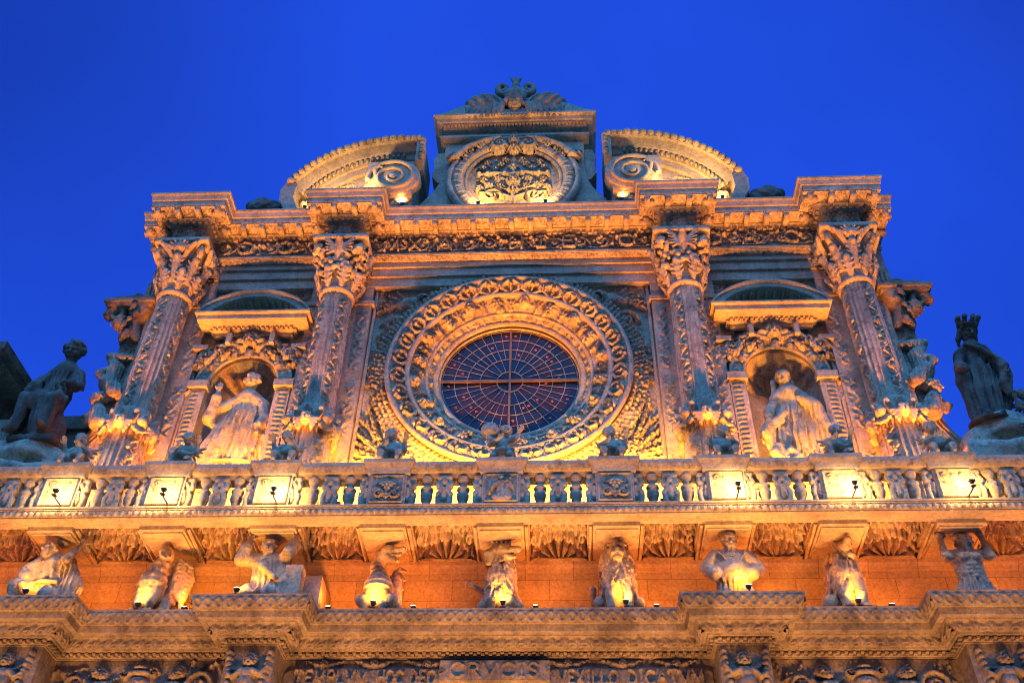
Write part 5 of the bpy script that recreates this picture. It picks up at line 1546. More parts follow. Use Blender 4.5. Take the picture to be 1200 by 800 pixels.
# ---------------- scrolled buttresses closing the front at both ends
for s in (-1, 1):
    m = MB()
    out = [(7.6, 16.0), (7.9, 15.9), (8.02, 15.4), (8.0, 14.8), (7.92, 14.0), (7.86, 13.2), (7.9, 12.5), (8.0, 11.8), (8.14, 11.3), (8.36, 10.93), (8.7, 10.68), (9.4, 10.5), (9.4, 8.3), (7.6, 8.3)]
    m.prism(out, -.06, .9)
    for q in range(3):
        pts = [(x - .1 - .09 * q, -.07, z) for x, z in out[2:12]]; m.tube(pts, .03, 6)
    if s < 0: m.mirror()
    bt = m.build('buttress', M_STONE, church, False)
    hm = HM(.5, 3.2); hm.vine(.05, random.Random(4), seg=.3)
    m = MB(); panel(m, hm, (7.62 if s > 0 else -8.12 + .0, -.065, 11.9), XA, ZA)
    if s > 0: pass
    m.build('carved_panel', M_CARVE, bt)
    share_m = make_gargoyle() if s < 0 else SHARED['garg_sd']; SHARED['garg_sd'] = share_m
    share_m.obj('gargoyle', M_OLD, bt, (s * 8.0, -.15, 14.55), flip=(s > 0))
    bu = make_bust() if s < 0 else SHARED['bust_sd']; SHARED['bust_sd'] = bu
    bu.obj('bust', M_CARVE, bt, (s * 7.96, -.2, 11.72), flip=(s > 0), scale=.85)
    S = SD((-.4, -.35, -.6), (.45, .35, .6), .024)
    S.chain([(.15, 0, -.45), (-.05, 0, -.2), (.0, 0, .2), (-.12, 0, .42)], [.2, .17, .15, .12], .05); S.chain([(-.2, -.05, .5), (.05, -.05, .45), (.22, -.02, .48)], [.09, .1, .08], .04)
    S.chain([(-.1, -.1, .1), (-.24, -.12, .0), (-.12, -.15, -.2)], [.07, .08, .05], .03); S.folds((0, .1), -.5, .5, 20, .02, .3)
    S.obj('drapery_bracket', M_CARVE, bt, (s * 7.95, -.15, 12.75), flip=(s > 0))

# ---------------- crowning gable with its great oval frame
YC = -.35
m = MB()
for s in (1, -1):
    pass
out = [(-1.68, 20.36), (-1.68, 18.75), (-1.74, 18.4), (-1.86, 18.1), (-2.04, 17.8), (-2.26, 17.5), (-2.42, 17.25), (-2.45, 17.0)]
m.prism(out + [(-x, z) for x, z in out[::-1]], YC, .7)
for s in (-1, 1):
    m.prism([(s * 1.69, 19.7), (s * 1.88, 19.66), (s * 1.96, 19.4), (s * 1.92, 19.1), (s * 1.96, 18.8), (s * 1.82, 18.55), (s * 1.69, 18.5)][::s], -.25, .5)
cp = [(-1.68, .7), (-1.68, YC), (1.68, YC), (1.68, .7)]
m.sweep([(0, 19.93), (.10, 19.95), (.14, 20.0), (.14, 20.06), (.05, 20.10), (0, 20.10)], [(-1.68, .6), (-1.68, YC - .002), (1.68, YC - .002), (1.68, .6)])
m.sweep([(0, 20.32), (.06, 20.34), (.10, 20.40), (.12, 20.46), (.24, 20.49), (.26, 20.58), (.33, 20.64), (.33, 20.70), (-.3, 20.74)], cp)
m.box(-1.5, 1.5, -.2, .6, 20.6, 20.735)
for s in (-1, 1):   # raking ends
    m.prism([(s * 1.98, 20.71), (s * 1.0, 20.71), (s * 1.0, 21.30), (s * 1.4, 21.12), (s * 1.75, 20.90), (s * 1.98, 20.82)][::s], -.58, .3)
gable = m.build('crowning_gable', M_STONE, church, False)
m = MB()
for k in range(40): x = -1.72 + k * 3.44 / 39; m.box(x - .03, x + .03, YC - .20, YC - .05, 20.415, 20.485)
m.build('dentils', M_STONE, gable, False)
hm = HM(3.2, .20, .017)
r2 = random.Random(6)
for k in range(9): hm.leaf(1.6 + k * .16, .1, .0, .3, .07, .05); hm.leaf(1.6 - k * .16, .1, pi, .3, .07, .05)
hm.stroke([(.1, .1), (3.1, .1)], .018, .018, .04); hm.rosette(1.6, .1, .1, .08); hm.noise(.002)
m = MB(); panel(m, hm, (-1.6, YC - .002, 20.11), XA, ZA); m.build('carved_frieze', M_CARVE, gable)
CZ = 18.38
m = MB()
torus_arc(m, 1.50, YC - .10, .09, cz=CZ, nu=90); torus_arc(m, 1.12, YC - .08, .05, cz=CZ, nu=90)
nu = 260; u = np.linspace(0, 40, nu)[:, None]; v = np.linspace(0, 1, 18)[None]
H = .06 * leafrow(u + 0 * v, v + 0 * u, 1.0) * (np.abs(v - .5) < .3) + .10 * np.sqrt(np.maximum(1 - ((v - .5) / .5) ** 2, 0)); H[:, 0] = H[:, -1] = 0
ring_relief(m, 1.14, YC - .06, 1.48, YC - .08, H, cz=CZ)
fr = m.build('scrolled_frame', M_CARVE, gable)
m = MB()
hm = HM(3.2, 1.0, .018)
for s in (-1, 1):
    hm.scroll(1.6 + s * .34, .5, .20, .20, 1.5, pi / 2, -s, .055); hm.stroke([(1.6 + s * .34, .72), (1.6 + s * .7, .66), (1.6 + s * 1.1, .42), (1.6 + s * 1.4, .06)], .10, .13, .19)
    for q in range(10): a = .08 * q; hm.leaf(1.6 + s * (.66 + .075 * q), .62 - .05 * q - .004 * q * q, (-.9 if s > 0 else pi + .9), .17, .05, .22)
    hm.scroll(1.6 + s * 1.42, .0 + .14, .13, .14, 1.2, 0, s)
hm.face(1.6, .66, .13, .2); hm.rosette(1.6, .4, .15, .2, 6)
P = np.stack([-1.6 + hm.U, YC - .10 - 0 * hm.U, 19.06 + hm.V], -1)
H = hm.H.copy(); P[..., 1] = np.where(H > .01, P[..., 1], YC + .02)
H[0] = H[-1] = 0; H[:, 0] = H[:, -1] = 0
m.relief(P, H); m.build('frame_scrolls', M_CARVE, fr)
hm = HM(2.3, 2.3, .017); c = 1.15
hm.blob(c, c + .1, 1.0, .95, .05)
hm.stroke([(c - .80, c + .13), (c - .45, c + .19), (c - .1, c + .15), (c + .3, c + .20), (c + .82, c + .13)], .055, .05, .15); [hm.blob(c + q_ * .2, c + .16, .075, .07, .19) for q_ in (-4, -3, -1, 1, 3, 4)]; [hm.leaf(c + q_ * .2, c + .18, pi / 2 - q_ * .12, .24, .07, .15, 0, 3) for q_ in (-3, -2, 0, 2, 3)]; hm.stroke([(c, c - .85), (c, c + .75)], .06, .05, .14)
for s in (-1, 1):
    for (x, y) in ((.30, .55), (.62, .62), (.72, .42), (.42, .38), (.2, .72), (.35, .02), (.7, -.02), (.55, -.2), (.3, -.25), (.78, -.3)):
        hm.rosette(c + s * x, c + y, .12, .15, 5); hm.leaf(c + s * x, c + y, r2.uniform(0, 6.28), .22, .06, .11)
    hm.stroke([(c, c - .2), (c + s * .3, c + .1), (c + s * .62, c + .55)], .03, .025, .11); hm.stroke([(c, c - .45), (c + s * .4, c - .3), (c + s * .75, c - .05)], .03, .025, .11)
    hm.scroll(c + s * .48, c - .62, .22, .15, 1.4, 0, -s, .035); hm.stroke([(c, c - .7), (c + s * .3, c - .55), (c + s * .75, c - .5)], .05, .05, .13)
    hm.leaf(c + s * .55, c - .3, -pi / 2 + s * .5, .4, .1, .12)
hm.face(c, c - .1, .15, .2); hm.rosette(c, c + .42, .16, .18, 6); hm.rosette(c, c - .42, .17, .2, 8)
for q in range(60):
    x, y = r2.uniform(-.8, .8), r2.uniform(-.75, .75); hm.blob(c + x, c + y, .035, .03, r2.uniform(.08, .12))
rr_ = np.hypot(hm.U - c, hm.V - c); P = np.stack([-c + hm.U, YC - .02 + 0 * hm.U, CZ - c + hm.V], -1); H = np.where(rr_ < 1.1, hm.H, 0); hm.H = H
m = MB(); m.relief(P, H * 1.0 + .0); m.build('heraldic_shield', M_CARVE, gable)
# cherub head with spread wings and flaming crest
S = SD((-1.45, -.50, -.15), (1.45, .42, 1.85), .024)
for s in (-1, 1):
    S.ell((s * .72, .02, .42), (.52, .30, .47), .05); S.ell((s * 1.16, .02, .18), (.22, .2, .22), .08)
    S.carve(lambda x, y, z: np.abs(np.sin(13 * (np.abs(x) + .35 * np.cos(3 * z) + .15 * z))) * 2 - 1.2, .030, (min(s * .3, s * 1.4), -.5, .0), (max(s * .3, s * 1.4), .4, .75))
    for q in range(7):
        t = q / 6; S.cone((s * (.30 + .75 * t), -.24 + .10 * t, .28 - .05 * t), (s * (.36 + .84 * t), -.30 + .12 * t, -.10), .085, .05, .015)
    th = np.linspace(-.6 * pi, 1.5 * pi, 16)
    S.chain([(s * (.30 + .17 * cos(t) * (1 - .05 * i)), -.06, 1.05 + .22 * sin(t) * (1 - .05 * i)) for i, t in enumerate(th)], [.085 - .003 * i for i in range(16)], .02)
    S.chain([(s * .14, -.1, .62), (s * .2, -.08, .82), (s * .12, -.02, 1.0)], [.11, .1, .08], .03)
head(S, (0, -.20, .36), .27, pitch=-.5, hair='curls', seed=2)
S.chain([(0, .0, .7), (0, .0, 1.2), (0, 0, 1.45)], [.14, .10, .07], .04)
for q in (-1, 0, 1): S.cone((q * .05, -.02, 1.35), (q * .14, -.02, 1.52), .05, .02, .02)
for q in range(7): S.cone((-.24 + .08 * q, -.16, .10), (-.33 + .11 * q, -.26, -.14), .08, .045, .02)
S.obj('winged_cherub', M_OLD, gable, (0, -.40, 20.74), scale=(1.06, 1, 1.24))
for s in (-1, 1):
    S = SD((-.2, -.2, -.05), (.2, .2, .5), .022); S.chain([(0, 0, 0), (.02, 0, .15), (-.04, 0, .3), (-.02, 0, .38)], [.12, .13, .08, .03], .03); S.ell((.08, 0, .12), (.07, .1, .08), .03)
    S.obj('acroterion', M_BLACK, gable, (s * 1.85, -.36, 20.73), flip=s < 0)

# ---------------- broken pediment halves
def broken_pediment(s):
    cx, cz, R = 2.60, 16.78, 2.86
    a0, a1 = radians(25), radians(90)
    m = MB()
    th = np.linspace(a0, a1, 40)
    poly = [(cx + (R - .1) * cos(a), cz + (R - .1) * sin(a)) for a in th] + [(2.2, 19.52), (2.2, 18.7), (2.28, 18.6), (2.28, 17.0), (4.95, 17.0), (4.95, 17.5), (5.1, 17.9)]
    m.prism(poly, -.40, .55)
    def arcsweep(prof):
        P = np.stack([np.stack([cx + r * np.cos(th), np.full(40, y), cz + r * np.sin(th)], -1) for r, y in prof], 1)
        for j in range(len(prof) - 1): m.grid(P[:, j:j + 2], flip=True)
        # straight continuation to the inner end and its return downwards
        Q = np.array([[(x, y, cz + r) for r, y in prof] for x in (cx, 2.16)])
        for j in range(len(prof) - 1): m.grid(Q[:, j:j + 2], flip=True)
    arcsweep([(R - .75, -.398), (R - .72, -.47), (R - .55, -.48), (R - .52, -.52), (R - .36, -.56), (R - .34, -.62), (R - .14, -.72), (R - .13, -.80), (R + .0, -.82), (R + .02, -.80), (R + .04, .5)])
    m.box(2.14, 2.30, -.78, .5, 18.75, cz + R + .0)
    for x0, x1, z0, z1 in ((3.06, 3.42, 17.3, 18.86), (3.42, 3.68, 17.3, 17.95), (2.86, 3.52, 17.3, 17.6), (2.32, 2.95, 18.55, 18.85)): m.box(x0, x1, -.66, -.39, z0, z1)
    m.box(2.25, 3.02, -.75, -.39, 17.0, 17.35)
    m.prism([(4.80, 17.05), (5.1, 17.05), (5.28, 17.4), (5.30, 17.75), (5.2, 18.02), (4.95, 17.95), (4.98, 17.5)], -.80, .4)
    if s < 0: m.mirror()
    bp = m.build('broken_pediment', M_STONE, church, False)
    m = MB()
    def eggs(P, n): pass
    n = 16
    for k in range(n + 1):   # egg blobs along the rim
        a = a0 + (a1 - a0) * (k + .5) / (n + 1); x, z = cx + (R - .04) * cos(a), cz + (R - .04) * sin(a); m.ell((x, -.80, z), (.10, .09, .10), 10, 7)
    for k in range(3): m.ell((2.52 - .14 * k, -.80, cz + R - .05), (.075, .07, .085), 10, 7)
    for k in range(5): m.ell((2.16, -.78, 19.5 - .15 * k), (.08, .09, .085), 10, 7)
    if s < 0: m.mirror()
    m.build('egg_moulding', M_CARVE, bp); m = MB()
    for k in range(22):
        a = a0 + .03 + (a1 - a0 - .04) * k / 21; c, n_ = cos(a), sin(a); r_ = R - .44
        x, z = cx + r_ * c, cz + r_ * n_; m.ell((x, -.56, z), (.045, .06, .075), 8, 6)
    if s < 0: m.mirror()
    m.build('bead_moulding', M_CARVE, bp)
    m = MB()
    nu = 50; a = np.linspace(-.2, 2.2 * 2 * pi - .2, 90); rr = .58 * (1 - .86 * np.linspace(0, 1, 90))
    m.lathe([(0.001, 0), (.56, 0), (.60, .03), (.60, .30)], (0, 0, 0), 40)
    V = m.v[-1]; m.v[-1] = np.column_stack([2.70 + V[:, 0], -.92 + V[:, 2], 17.98 + V[:, 1]]); m.q[-1] = m.q[-1]
    m.tube(np.column_stack([2.72 + rr * np.cos(a), np.full(90, -.93), 17.98 + rr * np.sin(a)]), .062 * (1 - .5 * np.linspace(0, 1, 90)), 8)
    m.ell((2.72, -.93, 17.98), (.09, .05, .09)); m.box(2.26, 3.05, -.88, -.40, 17.30, 17.75)
    m.tube([(3.08, -.9, 17.9), (3.16, -.92, 18.2), (3.08, -.92, 18.36), (2.98, -.92, 18.30)], [.06, .07, .06, .03], 8)
    if s < 0: m.mirror()
    m.build('volute', M_STONE, bp)
    hm = HM(1.7, 1.25, .02)
    for q in range(9): hm.leaf(.15 + .13 * q, .95 - .085 * q + .05, -1.25 + .04 * q, .5, .09, .12, .2, 4)
    for q in range(4): hm.blob(1.05 + .14 * q, .30 - .02 * q, .13, .12, .16)
    hm.leaf(.1, 1.15, -.45, 1.2, .12, .12, -.15, 8); hm.scroll(1.3, .2, .2, .13, 1.3, 0, -1)
    P = np.stack([3.66 + hm.U * .78, -.405 + 0 * hm.U, 17.40 + hm.V * .82], -1)
    H = hm.H.copy(); H[0] = H[-1] = 0; H[:, 0] = H[:, -1] = 0
    m = MB(); m.relief(P, H)
    hm2 = HM(.8, .55, .018); hm2.leaf(.4, .05, pi / 2, .4, .12, .1); hm2.leaf(.4, .1, .4, .35, .1, .1); hm2.leaf(.4, .1, pi - .4, .35, .1, .1); hm2.rosette(.4, .2, .12, .1)
    panel(m, hm2, (2.25, -.752, 16.98), XA, ZA)
    if s < 0: m.mirror()
    m.build('carved_panel', M_CARVE, bp)
broken_pediment(-1); broken_pediment(1)
for s in (-1, 1):   # curled stone lumps at the outer ends of the cornice
    S = SD((-.6, -.4, -.05), (.6, .4, .62), .025)
    S.ell((0, 0, .25), (.36, .26, .26), .05); S.chain([(-.5, 0, .06), (-.2, -.05, .2), (.1, -.1, .42), (.3, -.1, .3), (.2, -.2, .15)], [.08, .12, .12, .1, .06], .04); S.carve(lambda x, y, z: np.sin(24 * (x + z)), .014)
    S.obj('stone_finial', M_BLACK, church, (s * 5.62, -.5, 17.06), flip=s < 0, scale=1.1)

# ================================================================== lower storey
YL = -.60
m = MB(); m.box(-11.5, 11.5, YL, 1.2, 6.8, 8.36)
m.sweep([(0, 8.04), (.03, 8.05), (.05, 8.10), (.11, 8.14), (.12, 8.20), (0, 8.22)], [(-11.5, YL), (11.5, YL)])
m.box(-11.5, 11.5, -.95, 1.2, ZG, 6.3)
m.build('lower_wall', M_WALL, church, False)
m = MB(); m.box(-11.5, 11.5, -1.88, -1.71, 8.285, 8.428); m.box(-11.5, 11.5, -1.71, 1.1, 8.595, 8.66)
bal = m.build('balcony_floor', M_STONE, church, False)
FX = (-7.10, -5.30, -3.53, -1.80, .04, 1.84, 3.55, 5.28, 7.05)
allx = (-8.85,) + FX + (8.80,)
# coves with their carved shells
def cove(x0, x1, seed):
    r2 = random.Random(seed); W = x1 - x0; L = .76
    hm = HM(W, L, .0155); c = W / 2
    # scalloped shell rising from the wall, a mask at its foot
    for q in range(9):
        a = radians(8 + q * 20.5); r_ = .34
        hm.stroke([(c + .05 * cos(a), .02 + .05 * sin(a)), (c + r_ * 1.08 * cos(a), .02 + r_ * sin(a))], .016, .056, .16); hm.blob(c + r_ * 1.1 * cos(a), .02 + r_ * 1.02 * sin(a), .055, .055, .19)
        hm.stroke([(c + .07 * cos(a), .02 + .07 * sin(a)), (c + r_ * cos(a), .02 + r_ * sin(a))], .008, .014, .20)
    hm.blob(c, .05, .075, .06, .13); hm.face(c, .06, .055, .17)
    for q in range(9):   # arch of curling leaf tips over the shell
        a = radians(4 + q * 21.5); R = .435; x, y = c + R * 1.06 * cos(a), .01 + R * sin(a)
        hm.blob(x, y, .080, .042, .12, a); hm.blob(x + .055 * cos(a + .9), y + .055 * sin(a + .9), .045, .04, .19); hm.blob(x + .055 * cos(a - .9), y + .055 * sin(a - .9), .045, .04, .19)
    for q in range(7):
        x = (q + .5) * W / 7; hm.blob(x, .66, .042, .085, .13, (x - c) * -.8); hm.blob(x - .04, .61, .04, .035, .19); hm.blob(x + .04, .61, .04, .035, .19)
    for s in (-1, 1):
        hm.scroll(c + s * W * .415, .46, .085, .17, 1.1, 0, s, .03); hm.blob(c + s * W * .43, .16, .05, .11, .12, s * -.3); hm.blob(c + s * W * .44, .30, .04, .06, .16); hm.blob(c + s * W * .30, .53, .05, .05, .17)
    hm.H *= 1.1
    ph = hm.V / L * pi / 2
    P = np.stack([x0 + hm.U, YL - .06 - 1.02 * (1 - np.cos(ph)), 8.19 + .37 * np.sin(ph)], -1)
    H = hm.H.copy(); H[0] = H[-1] = 0; H[:, 0] = H[:, -1] = 0
    m = MB(); m.relief(P, H)
    return m.build('carved_cove', M_CARVE, church)
def console(cx):
    m = MB()
    # stepped bracket: pale moulded flanks and a dark double slab on the front
    m.box(cx - .36, cx + .36, -1.74, YL - .004, 8.215, 8.282)
    m.box(cx - .37, cx + .37, -1.70, YL - .004, 8.2825, 8.594)
    m.box(cx - .32, cx + .32, -1.66, YL - .005, 8.192, 8.2135)
    for s in (-1, 1):
        m.tube([(cx + s * .40, -1.66, 8.27), (cx + s * .40, -.74, 8.20)], .03, 6); m.box(min(cx + s * .36, cx + s * .45), max(cx + s * .36, cx + s * .45), -1.69, YL - .006, 8.30, 8.592)
    return m.build('console', M_STONE, church, False)
for i in range(len(allx) - 1): cove(allx[i] + .44, allx[i + 1] - .44, i)
for x in FX: console(x)
# egg and dart edge of the balcony
m = MB(); m.sweep([(-.25, 8.278), (.05, 8.278), (.05, 8.30), (.06, 8.305), (.06, 8.40), (.085, 8.405), (.085, 8.425), (-.3, 8.43)], [(-11.5, -1.93), (11.5, -1.93)])
m.build('balcony_edge', M_STONE, church, False)
m = MB(); band(m, [(-9.6, -1.93), (9.6, -1.93)], (.061, 8.303), (.063, 8.402), egg, .105, .035, .017, .013)
m.build('egg_moulding', M_CARVE, church)
# pedestal blocks on the cornice behind the third figure
m = MB(); m.box(-3.24, -2.98, -1.60, -1.05, 6.96, 7.66); m.build('stone_block', M_STONE, church, False); m = MB(); m.box(-2.975, -2.72, -1.35, YL - .004, 6.96, 7.60); m.build('stone_block', M_STONE, church, False)

# ---------------- lower entablature
F0, F1, FH = -1.03, -1.50, .36
blk = (3.53, 7.06)
half = [(11.4, F0), (7.08 + .42, F0), (7.08 + .42, F1), (7.08 - .42, F1), (7.08 - .42, F0), (3.54 + FH, F0), (3.54 + FH, F1), (3.54 - FH, F1), (3.54 - FH, F0)]
LENT = [(-x, y) for x, y in half] + half[::-1]
m = MB()
m.sweep([(0, 5.2), (0, 6.385), (.03, 6.385), (.03, 6.40), (.05, 6.405), (.05, 6.465), (.13, 6.475), (.14, 6.50), (.17, 6.505), (.30, 6.62), (.31, 6.635), (.40, 6.64), (.42, 6.735), (.46, 6.74), (.52, 6.90), (.53, 6.945), (-.3, 6.96)], LENT)
m.box(-11.4, 11.4, -1.0, 1.0, 6.3, 6.952)
lent = m.build('lower_entablature', M_OLD, church, False)
m = MB(); band(m, LENT, (.462, 6.745), (.521, 6.90), lattice, .15, .032, .016, .016)
m.build('lattice_moulding', M_OLD, lent)
m = MB(); band(m, LENT, (.172, 6.508), (.30, 6.618), palmette, .19, .085, .014, .012); m.build('palmette_moulding', M_OLD, lent)
m = MB(); path, mit = offset_path(LENT)
for i in range(len(path) - 1):
    for row, (z0, z1, d) in enumerate(((6.408, 6.434, .052), (6.436, 6.462, .052))):
        A, B = path[i] + mit[i] * d, path[i + 1] + mit[i + 1] * d; L = np.linalg.norm(B - A)
        n = max(2, int(L / .115)); t = (B - A) / L; nn = np.array([t[1], -t[0]])
        for k in range(n):
            c = A + t * L * (k + .25 + .5 * row) / n
            x = np.array([c + t * q * .026 + nn * e for q in (-1, 1) for e in (-.03, .055)])
            m.add([(*x[j], z) for z in (z0, z1) for j in (0, 2, 3, 1)], [(0, 3, 2, 1), (4, 5, 6, 7), (0, 1, 5, 4), (1, 2, 6, 5), (2, 3, 7, 6), (3, 0, 4, 7)])
m.build('dentils', M_OLD, lent, False)
# inscription with little angels holding the tablets
hm = HM(6.30, .95, .0155); r2 = random.Random(9); X0 = -3.15; Zb = 5.42
U = lambda x: x - X0
for x0, x1, txt in ((-2.98, -1.85, 'TEMPLVM'), (-1.76, -.86, 'HOC DEO'), (.88, 1.78, 'VEXILLO'), (1.88, 3.02, 'DICATVM')):
    hm.stroke([(U(x0 - .02), .66), (U((x0 + x1) / 2), .69), (U(x1 + .02), .66)], .155, .155, .045, True)
    text_strokes(hm, txt, U(x0 + .02), U(x1 - .02), .565, .20, .019, .105)
for x in (-2.55, -1.80, -1.02, 1.05, 1.85, 2.62):
    hm.face(U(x), .865, .058, .11)
    for s in (-1, 1): hm.wing(U(x + s * .05), .86, s, .34, .07, 3, .55)
for q in range(40): hm.leaf(r2.uniform(0, 6.3), r2.uniform(.3, .5), r2.uniform(0, 6.28), .25, .07, .06)
hm.noise(.002)
m = MB(); panel(m, hm, (X0, F0 - .002, Zb), XA, ZA); m.build('inscribed_frieze', M_OLD, lent)
hm = HM(1.62, .34, .0145); hm.H += .0; hm.stroke([(.02, .17), (1.6, .17)], .20, .20, .05, True); text_strokes(hm, 'CRVCIS', .16, 1.46, .065, .21, .02, .085)
for s in (-1, 1): hm.scroll(.81 + s * .79, .17, .06, .08, 1.2, 0, s)
m = MB(); m.box(-.83, .79, -1.10, F0 - .003, 6.0, 6.34); panel(m, hm, (-.83, -1.101, 6.0), XA, ZA); m.build('inscribed_tablet', M_OLD, lent)
# putti, vases and scrolls either side
for s in (-1, 1):
    hm = HM(2.66, .95, .0165); r2 = random.Random(12 + s); c = 1.33
    hm.blob(c, .60, .17, .10, .12); hm.blob(c, .74, .2, .05, .13); hm.blob(c, .82, .12, .035, .13); hm.stroke([(c, .55), (c, .35)], .05, .12, .12)
    for q in (-1, 1):
        hm.scroll(c + q * .22, .74, .08, .11, 1.2, 0, q)
        hm.putto(c + q * .52, .42, .62, .13, q); hm.scroll(c + q * .92, .55, .22, .10, 1.5, 0, q); hm.rosette(c + q * .92, .55, .1, .12, 6); hm.face(c + q * .62, .74, .085, .14)
        for k in range(14): hm.leaf(c + q * r2.uniform(.7, 1.25), r2.uniform(.25, .85), r2.uniform(0, 6.28), .26, .07, .09, r2.uniform(-.3, .3), 3)
    for k in range(20): hm.blob(r2.uniform(0, 2.66), r2.uniform(.2, .5), .06, .05, .08)
    hm.noise(.002)
    m = MB(); panel(m, hm, (s * 5.30 - 1.33, F0 - .002, 5.42), XA, ZA); m.build('putti_frieze', M_OLD, lent)
for k, x in enumerate((-7.08, -3.54, 3.54, 7.08)):
    hm = HM(.70, 1.0, .0155); r2 = random.Random(k)
    hm.putto(.35, .42, .72, .14, 1 if k % 2 else -1)
    for s in (-1, 1):
        for q in range(6): hm.blob(.35 + s * (.30 - .01 * q), .88 - .09 * q, .055, .05, .1)
        hm.leaf(.35 + s * .2, .3, -pi / 2 + s * .4, .3, .08, .1)
    m = MB(); panel(m, hm, (x - .35, F1 - .002, 5.385), XA, ZA)
    m.build('carved_pilaster_head', M_OLD, lent)

# ================================================================== balustrade
BY = -1.87
balu = empty('balustrade', (0, BY, 8.43), 'long stone balcony railing of urn balusters, winged blocks and carved pedestals below the rose window', 'balustrade')
PX = (-8.75, -7.02, -5.30, -3.57, -1.74, .06, 1.83, 3.55, 5.29, 7.02, 8.75)
m = MB()
edges = []
m.sweep([(-.12, 9.02), (.06, 9.02), (.08, 9.07), (.12, 9.09), (.12, 9.14), (.17, 9.18), (.17, 9.24), (-.12, 9.25)], [(-9.6, BY - .0), (9.6, BY - .0)])
m.box(-9.6, 9.6, BY + .1, BY + .20, 9.022, 9.248); m.box(-9.6, 9.6, BY - .16, BY + .16, 8.432, 8.462)
rail = m.build('top_rail', M_STONE, balu, False)
m = MB(); band(m, [(-9.6, BY), (9.6, BY)], (.121, 9.092), (.168, 9.178), lambda u, v, p: .8 * leafrow(u, v, p), .14, .018, .02, .014); m.build('leaf_moulding', M_CARVE, rail)
# pedestals
def pedestal(i, x):
    m = MB()
    m.box(x - .30, x + .30, BY - .14, BY + .14, 8.464, 9.018)
    m.sweep([(.0, 9.01), (.03, 9.03), (.04, 9.08), (.06, 9.13), (.10, 9.20), (.10, 9.262), (-.2, 9.272)], [(x - .31, BY + .17), (x - .31, BY - .142), (x + .31, BY - .142), (x + .31, BY + .17)])
    m.box(x - .35, x + .35, BY - .18, BY + .18, 9.2, 9.27)
    o = m.build('pedestal', M_STONE, balu, False)
    hm = HM(.54, .52, .0125)
    for (a, b) in (((.02, .02), (.02, .5)), ((.52, .02), (.52, .5)), ((.02, .5), (.52, .5)), ((.02, .02), (.52, .02))): hm.stroke([a, b], .016, .016, .03, True)
    c = .27
    if i in (4, 6):
        hm.leaf(c, .06, pi / 2, .4, .07, .06, .15); hm.leaf(c, .1, pi / 2 + .8, .3, .07, .06); hm.leaf(c, .1, pi / 2 - .8, .3, .07, .06); hm.rosette(c, .32, .1, .07); hm.scroll(c - .12, .16, .08, .06); hm.scroll(c + .12, .16, .08, .06, dr=-1)
        hm.wing(c, .36, 1, .2, .06, 4); hm.wing(c, .36, -1, .2, .06, 4)
    elif i == 5:
        hm.stroke([(c, .06), (c, .3)], .10, .06, .07); hm.blob(c, .32, .06, .09, .08); hm.face(c, .43, .04, .09); hm.stroke([(c - .02, .36), (c - .12, .28), (c - .18, .16)], .035, .025, .07); hm.stroke([(c + .02, .36), (c + .13, .36), (c + .17, .26)], .035, .025, .07)
        hm.face(c + .14, .40, .03, .08); hm.stroke([(c - .1, .08), (c + .12, .08)], .05, .05, .06); hm.stroke([(c + .1, .3), (c + .1, .1)], .05, .06, .06)
    else:
        hm.scroll(c - .13, .40, .06, .035, 1.2); hm.scroll(c + .13, .40, .06, .035, 1.2, dr=-1); hm.rosette(c, .38, .07, .04); hm.leaf(c, .32, -pi / 2, .24, .07, .035); hm.stroke([(c - .16, .28), (c, .22), (c + .16, .28)], .018, .018, .03)
    pm = MB(); panel(pm, hm, (x - .27, BY - .142, 8.48), XA, ZA); pm.build('carved_panel', M_CARVE, o)
    return o
for i, x in enumerate(PX): pedestal(i, x)
# one urn baluster and one carved block, then copies
m = MB(); m.lathe([(.0, 0), (.085, 0), (.085, .05), (.06, .06), (.055, .10), (.075, .13), (.095, .20), (.098, .25), (.08, .31), (.10, .33), (.10, .36), (.065, .38), (.055, .43), (.075, .46), (.085, .49), (.095, .52), (.095, .56)], (0, 0, 0), 20)
b0 = m.build('baluster', M_STONE, balu, True, origin=(0, 0, 0))
S = SD((-.16, -.16, -.01), (.16, .16, .58), .0125)
S.box((-.10, -.09, 0), (.10, .09, .56), .02, .02); S.box((-.14, -.12, .49), (.14, .12, .56), .02, .02)
for s in (-1, 1):
    S.chain([(s * .10, -.06, .46), (s * .125, -.08, .38), (s * .08, -.08, .32)], [.045, .05, .03], .015); S.chain([(s * .06, -.08, .3), (s * .12, -.08, .2), (s * .10, -.08, .06)], [.04, .05, .05], .02)
    for q in range(3): S.cone((s * .03, -.10, .42 - .05 * q), (s * .11, -.11, .34 - .07 * q), .025, .012, .008)
S.ell((0, -.10, .44), (.05, .05, .055), .015); S.ell((0, -.10, .16), (.06, .04, .09), .02); S.cone((0, -.13, .3), (0, -.1, .22), .03, .04, .02)
h0 = S.obj('winged_block', M_CARVE, balu, (0, 0, 0), scale=(.86, .9, 1))
first = {'b': b0, 'h': h0}; used = {'b': 0, 'h': 0}
def place(kind, x):
    src = first[kind]
    if used[kind]: o = src.copy(); COL.objects.link(o); o.parent = balu
    else: o = src
    used[kind] = 1; o.location = (x, 0, .03)
for i in range(len(PX) - 1):
    a, b = PX[i] + .30, PX[i + 1] - .30; c = (a + b) / 2; d = (b - a)
    for t, k in ((.015, 'h'), (.26, 'b'), (.5, 'h'), (.74, 'b'), (.985, 'h')): place(k, a + d * t)

